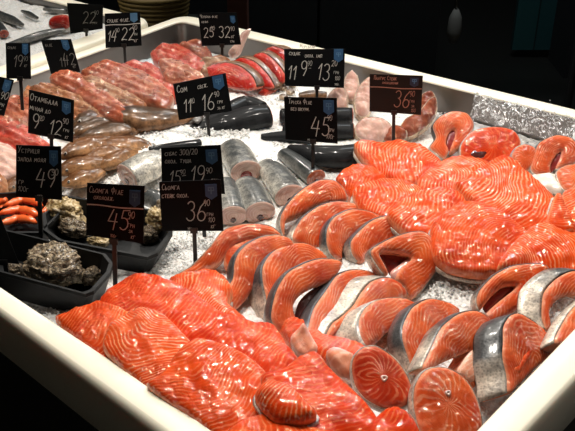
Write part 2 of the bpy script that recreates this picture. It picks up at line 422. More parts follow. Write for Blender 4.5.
def fish(name, label, cat, pts, mat='silver_skin', dorsal=(0, .5, .85), flat=.8, nose=False, tailtip=False, cut=None, cut0=None, group=None,
         eye=None, tail=None, fins=(), lum=.0, nseg=22, part='body', cutmat='white_flesh', cav='cavity_dark'):
    """pts: (px,py,r_px,z). body swept along its spine; cut = end is a cut face"""
    c, _ = crom([(a, b_, r, z) for a, b_, r, z in pts], False, 5)
    ctr = []; rad = []
    for a, b_, r, z in c:
        w = P(a, b_, z); ctr.append(w); rad.append(r*depth(w)/F)
    D = V(dorsal).normalized(); vv = []; dr = []; al = []; ff = []
    m = len(ctr); L = 0; T = []
    def ring(p, t, r, l):
        a = t.cross(V((0, 0, 1))); a.normalize(); b2 = a.cross(t).normalized()
        sd = V((random.random(), 0, 0))*0
        for j in range(nseg):
            q = 2*math.pi*j/nseg; o = a*math.cos(q)+b2*(math.sin(q)*flat)
            w = r*(1+lum*noise.noise(p*30+o*2))
            vv.append(p+o*w); dr.append(.5+.5*(a*math.cos(q)+b2*math.sin(q)).dot(D)); al.append(l)
    rings = []
    for i in range(m): T.append((ctr[min(i+1, m-1)]-ctr[max(i-1, 0)]).normalized())
    if nose:
        for s, k in ((-.9, .15), (-.75, .55), (-.45, .82)): rings.append((ctr[0]+T[0]*rad[0]*s, T[0], rad[0]*k, 0))
    elif not cut0:
        for s, k in ((-.3, .3), (-.25, .7), (-.12, .92)): rings.append((ctr[0]+T[0]*rad[0]*s, T[0], rad[0]*k, 0))
    for i in range(m): rings.append((ctr[i], T[i], rad[i], i/m))
    if not cut:
        for s, k in ((.12, .92), (.25, .7), (.3, .3)): rings.append((ctr[-1]+T[-1]*rad[-1]*s, T[-1], rad[-1]*k, 1))
    for r in rings: ring(*r)
    for i in range(len(rings)-1):
        for j in range(nseg): ff.append((i*nseg+j, i*nseg+(j+1) % nseg, (i+1)*nseg+(j+1) % nseg, (i+1)*nseg+j))
    ff.append(tuple(range(nseg))[::-1]); ff.append(tuple((len(rings)-1)*nseg+j for j in range(nseg)))
    low = min(v.z for v in vv)
    mid = ctr[m//2]; root = thing(name, (mid.x, mid.y, low), label, cat, group)
    mesh(part, vv, ff, mat, root.location, root, {'dors': dr, 'along': al, 'phase': al, 'edge': [1]*len(vv)})
    def cutface(p, t, r, lab):
        a = t.cross(V((0, 0, 1))).normalized(); b2 = a.cross(t).normalized(); v2 = []; f2 = []; ph = []
        for k, (rr, hh) in enumerate(((1.0, 0), (.97, .0012), (.75, .002), (.5, .0018), (.2, .002), (.0, .002))):
            for j in range(nseg):
                q = 2*math.pi*j/nseg; v2.append(p+t*hh+(a*math.cos(q)+b2*math.sin(q)*flat)*r*rr); ph.append(r*(1-rr)*200)
        for k in range(5):
            for j in range(nseg): f2.append((k*nseg+j, k*nseg+(j+1) % nseg, (k+1)*nseg+(j+1) % nseg, (k+1)*nseg+j))
        o = mesh('cut_face', v2, f2, cutmat, root.location, root, {'phase': ph, 'edge': [.002 if x < 1 else 1 for x in ph]})
        tag(o, lab, None)
        v3 = []; f3 = []
        e = p - b2*r*flat*.35*(1 if D.z > 0 else -1); cs = 1.0 if cav == 'cavity_red' else .55
        for k, (rr, hh) in enumerate(((.48, .0022), (.42, .0032), (.2, .0026), (0, .0024))):
            for j in range(nseg):
                q = 2*math.pi*j/nseg; v3.append(e+t*hh+(a*math.cos(q)*.8+b2*math.sin(q)*flat)*r*rr*cs)
        for k in range(3):
            for j in range(nseg): f3.append((k*nseg+j, k*nseg+(j+1) % nseg, (k+1)*nseg+(j+1) % nseg, (k+1)*nseg+j))
        mesh('belly_cavity', v3, f3, cav, root.location, root)
    if cut: cutface(ctr[-1], T[-1], rad[-1], cut)
    if cut0: cutface(ctr[0], -T[0], rad[0], cut0)
    if eye:
        ex, ey, er_ = eye; r = er_*depth(ctr[0])/F
        k = ray(ex, ey).normalized()
        # put the eye on the surface seen at that pixel
        best = min(vv[:nseg*8], key=lambda v: (((v-CAM)-k*((v-CAM).dot(k))).length)+.15*(v-CAM).length)
        for nm, rr, mm, off in (('eye', r, 'eye_silver', 0), ('pupil', r*.6, 'eye_black', .5)):
            ev = []; ef = []
            for i in range(7):
                for j in range(12):
                    th = math.pi*i/6; p_ = 2*math.pi*j/12
                    ev.append(best-k*r*off*1.2+V((math.sin(th)*math.cos(p_), math.sin(th)*math.sin(p_), math.cos(th)))*rr)
            for i in range(6):
                for j in range(12): ef.append((i*12+j, i*12+(j+1) % 12, (i+1)*12+(j+1) % 12, (i+1)*12+j))
            if nm == 'eye': eo_ = mesh(nm, ev, ef, mm, root.location, root)
            else:
                po = mesh(nm, ev, ef, mm, root.location, root); w = po.location.copy(); po.parent = eo_; po.location = w-eo_.location
    def fin(poly, zf, nm):
        r = [P(a, b_, zf) for a, b_ in poly]; nn = V((0, -.2, 1)).normalized(); k = len(r); v2 = []; c0 = sum(r, V())/k
        v2 = [x+nn*.0006 for x in r]+[x-nn*.0006 for x in r]+[c0+nn*.0018, c0-nn*.0018]
        f2 = [(i, (i+1) % k, 2*k) for i in range(k)]+[((i+1) % k+k, i+k, 2*k+1) for i in range(k)]+[((i+1) % k, i, i+k, (i+1) % k+k) for i in range(k)]
        mesh(nm, v2, f2, 'fin_dark', root.location, root)
    if tail: fin(tail[0], tail[1], 'tail_fin')
    for f_, zf in fins: fin(f_, zf, 'fin')
    return root
# ------------------------------------------------------------------ display bin
def isect(l1, l2):
    (a, b_), (c, d) = l1, l2; x = (d-b_)/(a-c); return (x, a*x+b_)
LA_i, LB_i, LC_i, LD_i = (-.36, 86), (.245, -23.5), (.66, 286), (-1.04, 925)
LA_o, LB_o, LC_o, LD_o = (-.36, 79.5), (.243, -31.8), (.75, 312), (-1.05, 985)
def quad(a, b_, c, d, z): return [P(*isect(*k), z) for k in ((a, b_), (b_, d), (d, c), (c, a))]   # far, right, near, left
INQ = quad(LA_i, LB_i, LC_i, LD_i, RIM); OUTQ = quad(LA_o, LB_o, LC_o, LD_o, RIM)
def rounded(q, r, k=6):
    out = []
    for i in range(4):
        p = q[i]; a = (q[i-1]-p).normalized(); b_ = (q[(i+1) % 4]-p).normalized()
        for j in range(k+1):
            t = j/k; out.append((1-t)**2*(p+a*r)+2*t*(1-t)*p+t*t*(p+b_*r))
    return out
def make_bin(name, label, inq, outq, zb_out, zliner, zfloor):
    ri = rounded(inq, .03); ro = rounded(outq, .06); n = len(ri)
    root = thing(name, ((inq[0]+inq[2])/2).to_tuple()[:2]+(zfloor,), label, 'display counter')
    cen = sum(ro, V())/n
    def ringat(src, other, t, z): return [V((*(a*(1-t)+b_*t).to_tuple()[:2], z)) for a, b_ in zip(src, other)]
    def inset(src, d, z):
        o = []
        for p in src:
            k = (cen-p); k.z = 0; o.append(V((p+k.normalized()*d).to_tuple()[:2]+(z,)))
        return o
    rings = [inset(ri, -.004, RIM-.022), inset(ri, -.004, RIM-.010), ringat(ri, ro, .02, RIM-.002), ringat(ri, ro, .10, RIM), ringat(ri, ro, .80, RIM), ringat(ri, ro, .92, RIM-.003), ringat(ri, ro, .98, RIM-.010),
             ringat(ri, ro, 1.0, RIM-.022), inset(ro, .004, zb_out+.01), inset(ro, .012, zb_out), inset(ro, .05, zb_out)]
    def loft(rings, nm, mat, flip=False):
        v = [p for r in rings for p in r]; f = []
        for i in range(len(rings)-1):
            for j in range(n):
                q = (i*n+j, i*n+(j+1) % n, (i+1)*n+(j+1) % n, (i+1)*n+j); f.append(q[::-1] if flip else q)
        return mesh(nm, v, f, mat, root.location, root)
    loft(rings+[ringat(ri, ro, .5, zb_out), inset(ri, -.004, RIM-.03), rings[0]], 'rim', 'cream_plastic')
    o = loft([inset(ri, 0, RIM-.004), inset(ri, .002, RIM-.012), inset(ri, .006, zliner+.02), inset(ri, .03, zliner), inset(ri, .03, zliner-.004), inset(ri, -.003, zliner+.01), inset(ri, -.003, RIM-.01), inset(ri, 0, RIM-.004)], 'liner', 'steel', True)
    fl = inset(ri, .02, zliner-.003); fb = inset(ri, .02, zliner-.012)
    mesh('liner_floor', fl+fb, [tuple(range(n))[::-1], tuple(range(n, 2*n))]+[(j, (j+1) % n, n+(j+1) % n, n+j) for j in range(n)], 'steel', root.location, root, smooth=False)
    base = [inset(ro, .05, zb_out+.004), inset(ro, .05, zfloor+.08), inset(ro, .09, zfloor+.08), inset(ro, .09, zfloor)]
    loft(base, 'base_cabinet', 'dark_base').data.polygons.foreach_set('use_smooth', [False]*(3*n))
    return root
make_bin('display_counter', 'cream rimmed steel lined fish display counter holding all the salmon', INQ, OUTQ, RIM-.105, ICE-.09, 0)
# second counter behind
L2_o, L2_i, L2r_o, L2r_i = (-.36, 75.5), (-.36, 64.5), (.258, -20.5), (.25, -18)
far = (-.36, -90)
def q2(near, right, top=far): return near, right
n_o = P(*isect(L2_o, L2r_o), RIM); n_i = P(*isect(L2_i, L2r_i), RIM)
dl = (P(0, 75.5, RIM)-P(150, 21.5, RIM)).normalized(); dr_ = V((dl.y, -dl.x, 0));  dr_ = dr_ if dr_.y > 0 else -dr_
n_i = n_o+dl*.055+dr_*.055
def rect(c, a, b_): return [c+dr_*b_, c, c+dl*a, c+dl*a+dr_*b_]
BO = rect(n_o, 1.6, .95); BI = rect(n_i, 1.49, .84)
make_bin('display_counter', 'second cream rimmed counter of ice behind the first, at upper left', BI, BO, RIM-.105, ICE-.06, 0)

# ------------------------------------------------------------------ ice
def icebed(name, label, q, z, mounds, nx=230, low=0):
    v = []; f = []; c = sum(q, V())/4
    q = [c+(p-c)*.985 for p in q]
    for i in range(nx+1):
        for j in range(nx+1):
            s, t = i/nx, j/nx; p = (q[0]*(1-s)+q[1]*s)*(1-t)+(q[3]*(1-s)+q[2]*s)*t
            h = z+.006*noise.noise(p*9)+.004*noise.noise(p*28)+.0045*abs(noise.noise(p*95))+.002*noise.noise(p*190)
            for mx, my, mr, mh in mounds: h += mh*math.exp(-((p.x-mx)**2+(p.y-my)**2)/mr**2)
            v.append((p.x, p.y, h))
    for i in range(nx):
        for j in range(nx): a = i*(nx+1)+j; f.append((a, a+nx+1, a+nx+2, a+1))
    k = len(v); b = [(i*(nx+1)) for i in range(nx+1)]+[nx*(nx+1)+j for j in range(1, nx+1)]+[i*(nx+1)+nx for i in range(nx-1, -1, -1)]+[j for j in range(nx-1, 0, -1)]
    lowv = [(v[i][0], v[i][1], z-.05) for i in b]; v += lowv; nb = len(b)
    for i in range(nb): f.append((b[i], k+i, k+(i+1) % nb, b[(i+1) % nb])[::-1])
    f.append(tuple(range(k, k+nb)))
    o = mesh(name, v, f, 'crushed_ice', (c.x, c.y, z-.05)); tag(o, label, 'ice', None, 'stuff'); return o
def mound(px, py, r, h): w = P(px, py, ICE+h*.5); return (w.x, w.y, r, h)
MOUNDS = [mound(150, 150, .13, .025), mound(235, 150, .10, .02), mound(60, 110, .25, .03), mound(150, 100, .2, .03), mound(440, 185, .25, .006), mound(200, 340, .2, .02), mound(100, 330, .15, .02),
          mound(430, 380, .15, -.005), mound(455, 285, .09, .022), mound(270, 100, .2, .01), mound(110, 235, .13, -.04), mound(45, 270, .13, -.04), mound(10, 215, .13, -.03)]
icebed('crushed_ice', 'white crushed ice bed under the salmon in the main counter', INQ, ICE, MOUNDS)
icebed('crushed_ice', 'crushed ice in the second counter at upper left', BI, RIM-.025, [], 120)
def zice(x, y):
    h = ICE
    for mx, my, mr, mh in MOUNDS: h += mh*math.exp(-((x-mx)**2+(y-my)**2)/mr**2)
    return h
# loose ice chips lying on the bed
mb = MB(); rr = random.Random(3)
def chip(p, s):
    o = [V((rr.uniform(-1, 1), rr.uniform(-1, 1), rr.uniform(-.7, .7))).normalized()*s*rr.uniform(.7, 1.2) for _ in range(1)]
    a = V((rr.uniform(-1, 1), rr.uniform(-1, 1), rr.uniform(-1, 1))).normalized(); b_ = a.orthogonal().normalized(); c = a.cross(b_)
    pts = [a*s, -a*s*.8, b_*s*.8, -b_*s, c*s*.7, -c*s*.9]
    mb.add([p+k for k in pts], [(0, 2, 4), (2, 1, 4), (1, 3, 4), (3, 0, 4), (2, 0, 5), (1, 2, 5), (3, 1, 5), (0, 3, 5)])
for (x0, y0, x1, y1, n_) in ((160, 225, 215, 275, 420), (125, 255, 185, 285, 260), (428, 268, 480, 305, 300), (195, 135, 250, 150, 200), (240, 160, 300, 180, 200), (430, 100, 470, 125, 160), (430, 100, 560, 200, 300), (145, 130, 200, 150, 200), (100, 150, 165, 190, 200), (255, 92, 300, 112, 120), (270, 130, 330, 175, 150), (30, 300, 60, 320, 60)):
    for _ in range(n_):
        w = P(rr.uniform(x0, x1), rr.uniform(y0, y1), ICE+.005); w.z = zice(w.x, w.y)+.002+rr.uniform(0, .003); chip(w, rr.uniform(.0015, .0045))
tag(mb.build('ice_chips', 'crushed_ice', (0, 1.5, ICE)), 'loose clear ice chips scattered over the ice bed', 'ice', None, 'stuff')

# ------------------------------------------------------------------ salmon fillets
def fillet(label, poly, z, axis, mat='salmon_flesh', n=(0, -.1, 1), th=.03, bulge=.009, er=.006, freq=165, chev=.6, anchor=None, group=None, res=.0055, rough=.0032, name='salmon_fillet', skin='salmon_skin', cat='fish fillet'):
    cx = sum(p[0] for p in poly)/len(poly); cy = sum(p[1] for p in poly)/len(poly)
    poly = [(cx+(x-cx)*1.02, cy+(y-cy)*1.02) for x, y in poly]
    return slab(name, label, cat, poly, z=z, n=n, thick=th, bulge=bulge, er=er, front=mat, skin=skin, freq=freq, axis=axis, chev=chev, anchor=anchor, group=group, res=res, rough=rough, white=(.1, .5), rim=.6)
GF = 'salmon fillets heaped along the front left rim'
GB = 'salmon fillets spread across the back right'
fillet('long red salmon fillet at top of the front heap, its tip beside the oyster tray', [(101,300),(112,286),(130,276),(147,272),(175,281),(199,295),(221,310),(255,320),(272,322),(286,342),(297,358),(285,374),(262,378),(232,362),(205,352),(180,345),(150,325),(120,316)], .945, (120,290,290,360), 'salmon_flesh_red', n=(-.05,-.15,1), group=GF, chev=.5)
fillet('short pale striped salmon piece showing above the long red front fillet, below the leftmost steak', [(170,277),(190,271),(209,268),(224,274),(232,288),(228,300),(246,316),(240,326),(205,310),(185,298)], .935, (175,285,245,300), 'salmon_flesh_striped', group=GF, freq=221, chev=.2)
fillet('leftmost glossy salmon fillet lying against the front left rim', [(55,317),(80,305),(102,300),(120,306),(134,316),(128,334),(122,352),(128,368),(110,364),(92,350),(72,333)], .945, (60,318,130,350), n=(-.08,-.2,1), group=GF, bulge=.006)
fillet('glossy salmon fillet with fine white chevrons in the middle of the front left heap', [(104,348),(108,326),(124,313),(140,305),(162,312),(190,340),(204,358),(196,384),(170,402),(132,374)], .949, (160,312,120,372), 'salmon_flesh_striped', n=(-.08,-.2,1), group=GF, freq=175, bulge=.006)
fillet('wet red salmon fillet low in the front heap, just above the lower left rim', [(148,384),(162,372),(176,352),(198,336),(240,350),(266,372),(278,400),(290,440),(240,452),(196,418)], .949, (185,350,250,440), n=(-.08,-.2,1), group=GF, bulge=.006)
fillet('small triangular striped salmon cut lying on the front fillets at bottom centre', [(255,394),(262,382),(271,377),(290,384),(304,397),(317,412),(302,420),(278,420),(264,408)], .985, (262,385,310,412), 'salmon_flesh_striped', n=(0,-.25,1), th=.02, group=GF, freq=195, chev=.3)
fillet('smooth orange salmon fillet at bottom centre, left of the dark round steak', [(262,374),(285,366),(298,356),(316,350),(332,368),(353,387),(372,408),(384,430),(372,446),(330,446),(300,425),(275,408)], .955, (300,355,365,440), 'salmon_flesh_red', n=(.05,-.2,1), group=GF, chev=.3)
fillet('plain orange salmon piece at the bottom edge between the two round steaks', [(368,432),(378,414),(392,405),(408,410),(418,425),(422,445),(380,450)], .955, (380,410,400,445), 'salmon_flesh_red', n=(0,-.3,1), group=GF)
fillet('salmon fillet running under the bottom frame edge below the triangular cut', [(225,432),(262,412),(300,421),(330,432),(345,452),(300,470),(240,465)], .96, (225,432,340,445), n=(0,-.2,1), group=GF)

fillet('narrow orange salmon fillet nearest the dark skinned fish, tip pointing left', [(336,178),(343,169),(356,163),(374,166),(386,177),(376,190),(356,200),(346,192)], .905, (340,180,385,175), group=GB, n=(-.1,-.3,1))
fillet('deep red striped salmon fillet below the reddish price card', [(355,143),(364,138),(380,141),(399,139),(421,144),(440,158),(440,168),(424,178),(408,182),(390,178),(374,168),(362,155)], .915, (440,165,360,145), 'salmon_flesh_striped', n=(0,-.25,1), group=GB, freq=149)
fillet('salmon fillet behind the row of steaks, wide rounded and lightly striped', [(354,188),(374,179),(398,178),(420,186),(430,205),(420,222),(400,222),(380,216),(360,206)], .915, (355,195,425,205), 'salmon_flesh_striped', n=(0,-.2,1), group=GB)
fillet('striped salmon fillet under the large centre back fillet, left of it', [(418,180),(428,168),(440,160),(456,155),(478,157),(496,166),(492,182),(465,198),(440,196),(424,190)], .918, (420,180,490,165), 'salmon_flesh_striped', n=(0,-.25,1), group=GB)
fillet('largest back fillet with bold white cross stripes, in the centre of the back pile', [(456,184),(463,178),(481,166),(500,155),(512,157),(530,172),(550,190),(560,206),(556,224),(535,232),(506,222),(478,206)], .938, (460,182,560,222), 'salmon_flesh_striped', n=(-.05,-.3,1), group=GB, freq=162, th=.035)
fillet('striped salmon fillet lying just right of the steak with the open cavity', [(388,212),(400,200),(418,190),(442,186),(462,192),(468,208),(455,222),(438,238),(424,240),(404,228)], .928, (400,205,450,225), 'salmon_flesh_striped', n=(0,-.25,1), group=GB, freq=162, chev=.3)
fillet('broad smooth orange salmon fillet in the middle right, above the bare ice', [(432,226),(444,211),(465,200),(488,203),(512,217),(530,234),(520,252),(500,268),(478,271),(450,265),(434,252)], .938, (440,215,520,255), 'salmon_flesh', n=(0,-.3,1), group=GB, th=.03, freq=195, chev=-.5)
fillet('salmon fillet at the right edge above the silver skinned steak', [(500,264),(512,244),(528,229),(543,221),(568,230),(592,240),(598,268),(570,274),(546,270),(522,266)], .942, (505,262,590,245), 'salmon_flesh_striped', n=(.05,-.3,1), group=GB, freq=195)
fillet('pointed salmon fillet tip standing up near the right frame edge', [(549,222),(554,203),(559,191),(566,202),(574,218),(576,230),(562,232)], .95, (559,191,562,232), 'salmon_flesh_striped', n=(.1,-.5,1), group=GB, freq=195, er=.006, bulge=.006)
fillet('salmon fillet cut off by the right frame edge, beside the pointed tip', [(564,194),(572,187),(600,184),(606,226),(580,236),(571,222)], .945, (565,190,600,230), 'salmon_flesh_striped', n=(.1,-.3,1), group=GB)

# ------------------------------------------------------------------ salmon steaks
GR = 'salmon steaks overlapping in two rows in the centre'
GRF = 'salmon steaks leaning in the front right corner'
GK = 'salmon steaks propped along the back right wall'
def steak(label, poly, nskin, z=None, group=GR, **k):
    return slab('salmon_steak', label, 'fish steak', poly, z=z, nskin=nskin, group=group, **k)
N1 = (.45, -.55, .70)
# rear row
steak('rearmost steak of the upper steak row, arching beside the silver fish chunks', [(285,236),(281,226),(282,214),(289,202.5),(300,191),(312,183),(323,179),(335,180),(344,187),(348,199),(338,202),(326,203),(314,207),(305,213),(293,218),(286,222)], 10, z=ICE+.02, n=(.3,-.6,.75))
steak('second steak of the upper steak row, long narrow face with curved fat lines', [(294,240),(295,231),(302,219),(314,209),(326,203),(340,200.5),(354,202.5),(368,208),(368,222),(348,236),(328,246),(308,247)], 8, z=ICE+.012, n=N1)
steak('third steak of the upper steak row, pointed leg and small dark cavity below', [(340,260),(332,254),(327.5,243),(328,229),(333,219),(342,212.5),(354,208.5),(371,211),(386,220),(372,232),(356,238),(348,243),(344,250),(343,258)], 9, z=ICE+.012, n=N1)
steak('fourth steak of the upper steak row, just left of the wide open steak', [(360,262),(353,253),(352,241),(361,230),(373,220),(388,215),(401,218),(410,228),(398,240),(378,246),(368,253),(365,262)], 8, z=ICE+.015, n=N1)
r = steak('wide open salmon steak with dark cavity and pink belly membrane in the centre', [(386,275),(378,265),(371,252),(378,245),(391,238),(409,232),(424,231),(433,238),(438.5,251),(440,264),(430,280),(417,296),(410,298),(404,287),(397,278),(402,268),(413,257),(397,252),(380,252),(384,262),(389,272)], 12, z=ICE+.02, n=(.25,-.6,.75))
lump('belly_membrane', [(391,272),(398,266),(412,257),(416,268),(412,284),(408,292),(402,284),(394,280)], -.010, .006, 'membrane', r)
lump('cavity_lining', [(380,252),(397,251),(414,256),(404,268),(392,276),(386,266)], -.018, .004, 'cavity_red', r, .001)
# front row
r = steak('leftmost salmon steak, arching flat with long white belly tip, beside the lowest price card', [(180,273),(191,266),(201,256),(211,245),(223,230),(239,224),(257,223),(272,226),(282,236),(267,238),(246,240),(234,244),(226,254),(218,263),(203,271),(190,278)], 9, z=ICE+.02, n=(.1,-.6,.8), white=(.0,.9))
lump('belly_lobe', [(224,257),(226,248),(236,243),(250,238),(262,240),(250,252),(240,262),(232,268),(225,268)], -.004, .02, 'steak_flesh', r, .005)
steak('first upright steak of the lower steak row, its white cut tip touching the front fillets', [(219,305),(227,290),(234,277),(235,264),(239,253),(248,243.5),(262,236.5),(278,234.5),(291,238),(294,248),(276,262),(263,272),(254,288),(244,303),(230,313)], 9, z=ICE+.03, n=N1)
steak('second upright steak of the lower row, broad white belly skin on its left side', [(270,317),(267.5,298),(264,281),(264,266),(272,253),(286,244.5),(304,242),(318,248),(328,258),(312,268),(292,276),(281,288),(277,302),(274,314)], 9, z=ICE+.028, n=(.62,-.36,.68), thick=.045)
r = steak('third steak of the lower row, shiny wet face and dark cavity near its leg', [(289,337),(278,329),(272,316),(277,291),(288,273),(304,263.5),(319,258.5),(334,258.5),(344,263),(332,280),(311,289),(300,296),(294,306),(297,320),(294,334)], 9, z=ICE+.03, n=N1)
lump('cavity_lining', [(299,303),(310,291),(330,281),(326,294),(314,308),(303,322),(295,320)], -.012, .004, 'cavity_dark', r, .001)
steak('fourth steak of the lower row, tall narrow face beside a dark grey skin band', [(312,346),(308,338),(310,325),(315,308),(328,289),(338,275),(353,269),(369,270),(381,276),(374,288),(350,303),(334,318),(326,334),(319,347)], 9, z=ICE+.03, n=(.62,-.36,.68), thick=.03)
steak('steak showing a bright silver patch of skin on its upper left, mid lower row', [(326,338),(333,323),(341,317),(354,305),(362,292),(372,281),(387,276.5),(400,281),(409,294),(397,299),(376,304),(361,316),(350,326),(338,332)], 9, z=ICE+.045, n=(.45,-.40,.80), thick=.05, ext=(-.040,.010,-.008), white=(.0,.7))
steak('steak with long pale silver belly sweeping down left, above the dark round steak', [(368,345),(362,335),(360,321),(366,308),(379,299),(397,296.5),(410,299),(420,306),(410,322),(396,328),(388,332),(380,340),(374,345)], 8, z=ICE+.04, n=(.55,-.35,.76), thick=.05, ext=(-.050,.000,-.030), white=(.0,.55))
steak('sixth steak of the lower row with dark skinned left side, pointed leg at its foot', [(417,376),(409,355),(404,338),(405,324),(414,307),(431,298),(449,301.5),(461,310),(456,325),(440,340),(430,350),(422,364)], 8, z=ICE+.035, n=(.66,-.32,.68), thick=.032, group=GR)
r = steak('steak with red cavity slit and pale right lobe, left of the silver banded steak', [(424,367),(431,351),(443,327),(461,313),(478,310),(490,317),(494,334),(488,355),(482,378),(472,389),(458,376),(466,361),(471,351),(456,357),(440,364),(430,370)], 9, z=ICE+.035, n=(.62,-.38,.68), thick=.032, group=GRF)
lump('ragged_lobe', [(459,372),(464,362),(471,352),(481,343),(489,342),(486,358),(481,374),(472,384)], .0015, .006, 'pale_salmon', r, .003)
r = steak('tall steak against the right front rim, wide dark to white skin on its left', [(510,394),(508,375),(504,357),(504.5,341),(505,326),(512,315),(522,313),(536,321),(549,333),(557,348),(549,359),(538,367),(524,381)], 10, z=ICE+.045, n=(.58,-.42,.70), thick=.05, ext=(-.040,.004,-.022), group=GRF)
lump('blood_spot', [(515,368),(521,357),(529,347),(533,352),(527,363),(520,373)], .0035, .005, 'salmon_flesh_red', r, .0005)
r = steak('dark reddish round steak lying face up at the bottom, left of the other round one', [(352,370),(354,356),(363,347),(375,345.5),(389,353),(401,365),(410,381),(413,396),(405,405),(392,408),(380,406),(366,398),(356,386)], None, z=ICE+.065, n=(-.05,-.55,.83), anchor=(385,406), group=GRF, bone=(384,379,3), front='steak_flesh_dark')
r = steak('round steak with radiating pale fat lines at the bottom edge, right of the dark one', [(416,384),(424,371),(436,366.5),(450,368),(465,377),(476,394),(482,414),(482,430),(466,444),(440,446),(422,432),(415.5,412),(414,397)], None, z=ICE+.055, n=(.12,-.5,.85), anchor=(440,446), group=GRF, bone=(447,394,2.5))
r = steak('steak lying with an open dark oval cavity, right of the bare ice patch', [(480,310),(477,300),(481,289),(496,274),(515,265),(540,263),(550,268),(540,282),(530,293),(520,307),(503,319),(493,324),(487,314),(500,301),(518,286),(505,286),(492,296),(484,306)], 8, z=ICE+.03, n=(.15,-.6,.78), group=GRF)
lump('cavity_lining', [(483,307),(492,296),(505,286),(517,286),(502,300),(489,313)], -.014, .004, 'cavity_red', r, .001)
steak('steak at the right frame edge with thick silver grey arched skin', [(548,330),(543,318),(543,303),(545,292),(554,281),(566,273),(580,270),(600,278),(604,300),(586,296),(570,296),(558,300),(551,312),(553,326)], 9, z=ICE+.045, n=(.35,-.50,.79), thick=.045, ext=(-.035,.010,-.005), group=GRF, white=(.0,1.1))
steak('white bellied steak half cut off by the right frame edge above the rim', [(556,342),(562,326),(572,310),(588,296),(606,290),(618,300),(606,318),(590,330),(574,346)], 6, z=ICE+.05, n=(.5,-.4,.78), thick=.04, ext=(-.02,.0,-.015), front='steak_flesh', group=GRF, white=(0,.2))
slab('salmon_trimming', 'pale pink cut salmon tail piece left of the dark round steak', 'fish piece', [(326,352),(334,346),(345,349),(354,354),(354,366),(352,378),(342,376),(332,366)], z=ICE+.06, n=(0,-.5,.85), thick=.03, front='pale_salmon', rough=.008, skin=None, freq=90, axis=(330,350,350,375))
slab('salmon_trimming', 'whitish ragged salmon scrap wedged between the third and fourth lower row steaks', 'fish piece', [(290,338),(298,328),(304,322),(312,336),(318,348),(308,356),(298,352)], z=ICE+.045, n=(0,-.5,.85), thick=.03, front='pale_salmon', rough=.008, skin=None, freq=90, axis=(290,330,318,350))
fillet('orange salmon fillet lying flat underneath the lower steak row', [(276,322),(300,318),(330,334),(356,340),(372,350),(360,366),(330,362),(300,352)], ICE+.035, (276,322,370,350), n=(0,-.1,1), th=.03, group=GF)
# propped at the back
NK = (-.05, -.62, .78)
r = steak('leftmost steak propped at the back, right of the reddish price card', [(444,158),(437,153),(430,147),(436,137),(433,125),(441,115.5),(453,110.5),(467,112.5),(474,123),(470,136),(459,147),(450,151),(455,136),(455,129),(450,131),(446,142),(449,150)], 11, z=ICE+.02, n=NK, group=GK)
lump('cavity_lining', [(445,144),(449,131),(455,128),(457,137),(451,151)], -.008, .004, 'cavity_red', r, .001)
r = steak('widest of the steaks propped at the back, wet red with a dark slit', [(462,157),(461,147),(464,140),(474,130),(495,126),(514,130),(521,142),(514,155),(500,164),(484,162),(470,160)], None, z=ICE+.02, n=NK, group=GK, front='salmon_flesh_red', anchor=(500,164))
lump('cavity_lining', [(470,154),(475,147),(484,145),(490,148),(486,156),(478,158)], .003, .004, 'cavity_dark', r, .0005)
steak('smallest round steak wedged between the two propped at the back right', [(514,165),(512,156),(516,147.5),(526,143.5),(537,149),(535,161),(526,172),(519,171)], None, z=ICE+.02, n=NK, group=GK)
r = steak('rightmost tall steak propped against the back wall with a dark red slit', [(547,174),(537,174),(531,168),(534,155),(540,142),(557,134.5),(573,138),(580,150),(576,162),(562,167),(556,168),(561,156),(562,150),(557,154),(551,164),(551,173)], 11, z=ICE+.02, n=NK, group=GK)
lump('cavity_lining', [(550,173),(550,163),(557,153),(563,149),(562,158),(556,168)], -.008, .004, 'cavity_red', r, .001)
steak('pale bellied steak lying at the right frame edge below the propped steaks', [(557,172),(563,166),(574,163),(590,166),(594,184),(580,190),(568,191),(561,184)], None, z=ICE+.025, n=(0,-.35,.9), group=GK, thick=.025)
slab('salmon_belly', 'white salmon belly flap lying below the propped steaks at far right', 'fish fillet', [(520,180),(532,174),(548,172),(560,176),(566,184),(560,192),(546,188),(532,190)], z=ICE+.02, n=(0,-.3,.95), thick=.010, bulge=.001, rough=.004, front='belly_white', skin=None)

# ------------------------------------------------------------------ round fish and chunks
GS = 'silver fish chunks on the ice'
fish('fish_chunk', 'short silver fish chunk with red hollow end facing forward, right of the price cards', 'fish chunk', [(232,150,15,.905),(238,158,16.5,.905),(246,172,16,.905)], 'silver_skin', (-.3,.3,.9), cut='pale cut end with dark cavity', group=GS, cav='cavity_red')
fish('fish_chunk', 'longest silver fish chunk, right of the hollow ended one', 'fish chunk', [(266,166,10,.90),(276,176,14.5,.90),(290,196,16,.90)], 'silver_skin', (.3,.3,.9), cut='pale cut end', group=GS)
fish('fish_chunk', 'grey silver chunk lying in front of the others just above the steaks', 'fish chunk', [(246,186,14,.90),(253,198,16,.90),(260,213,16,.90)], 'silver_skin', (.2,.3,.9), cut='pale cut end', group=GS)
fish('fish_chunk', 'pale silver chunk half hidden behind the lowest price card', 'fish chunk', [(224,186,13,.90),(229,200,15,.90),(233,216,14.5,.90)], 'silver_skin', (.5,.3,.8), cut='pale cut end', group=GS)
fish('fish_chunk', 'dark backed slim chunk pointing down right towards the upper steak row', 'fish chunk', [(284,154,8,.90),(298,164,10,.90),(316,178,11,.90)], 'grey_skin', (.2,.3,.9), cut='reddish cut end', group=GS, cutmat='pink_flesh')
fish('fish_chunk', 'whitish silver chunk with hollow end, left of the lower price cards', 'fish chunk', [(162,160,13,.915),(148,166,18,.915),(127,177,17,.91)], 'silver_skin', (.2,.6,.5), cut='pale cut end with brown cavity', group=GS)
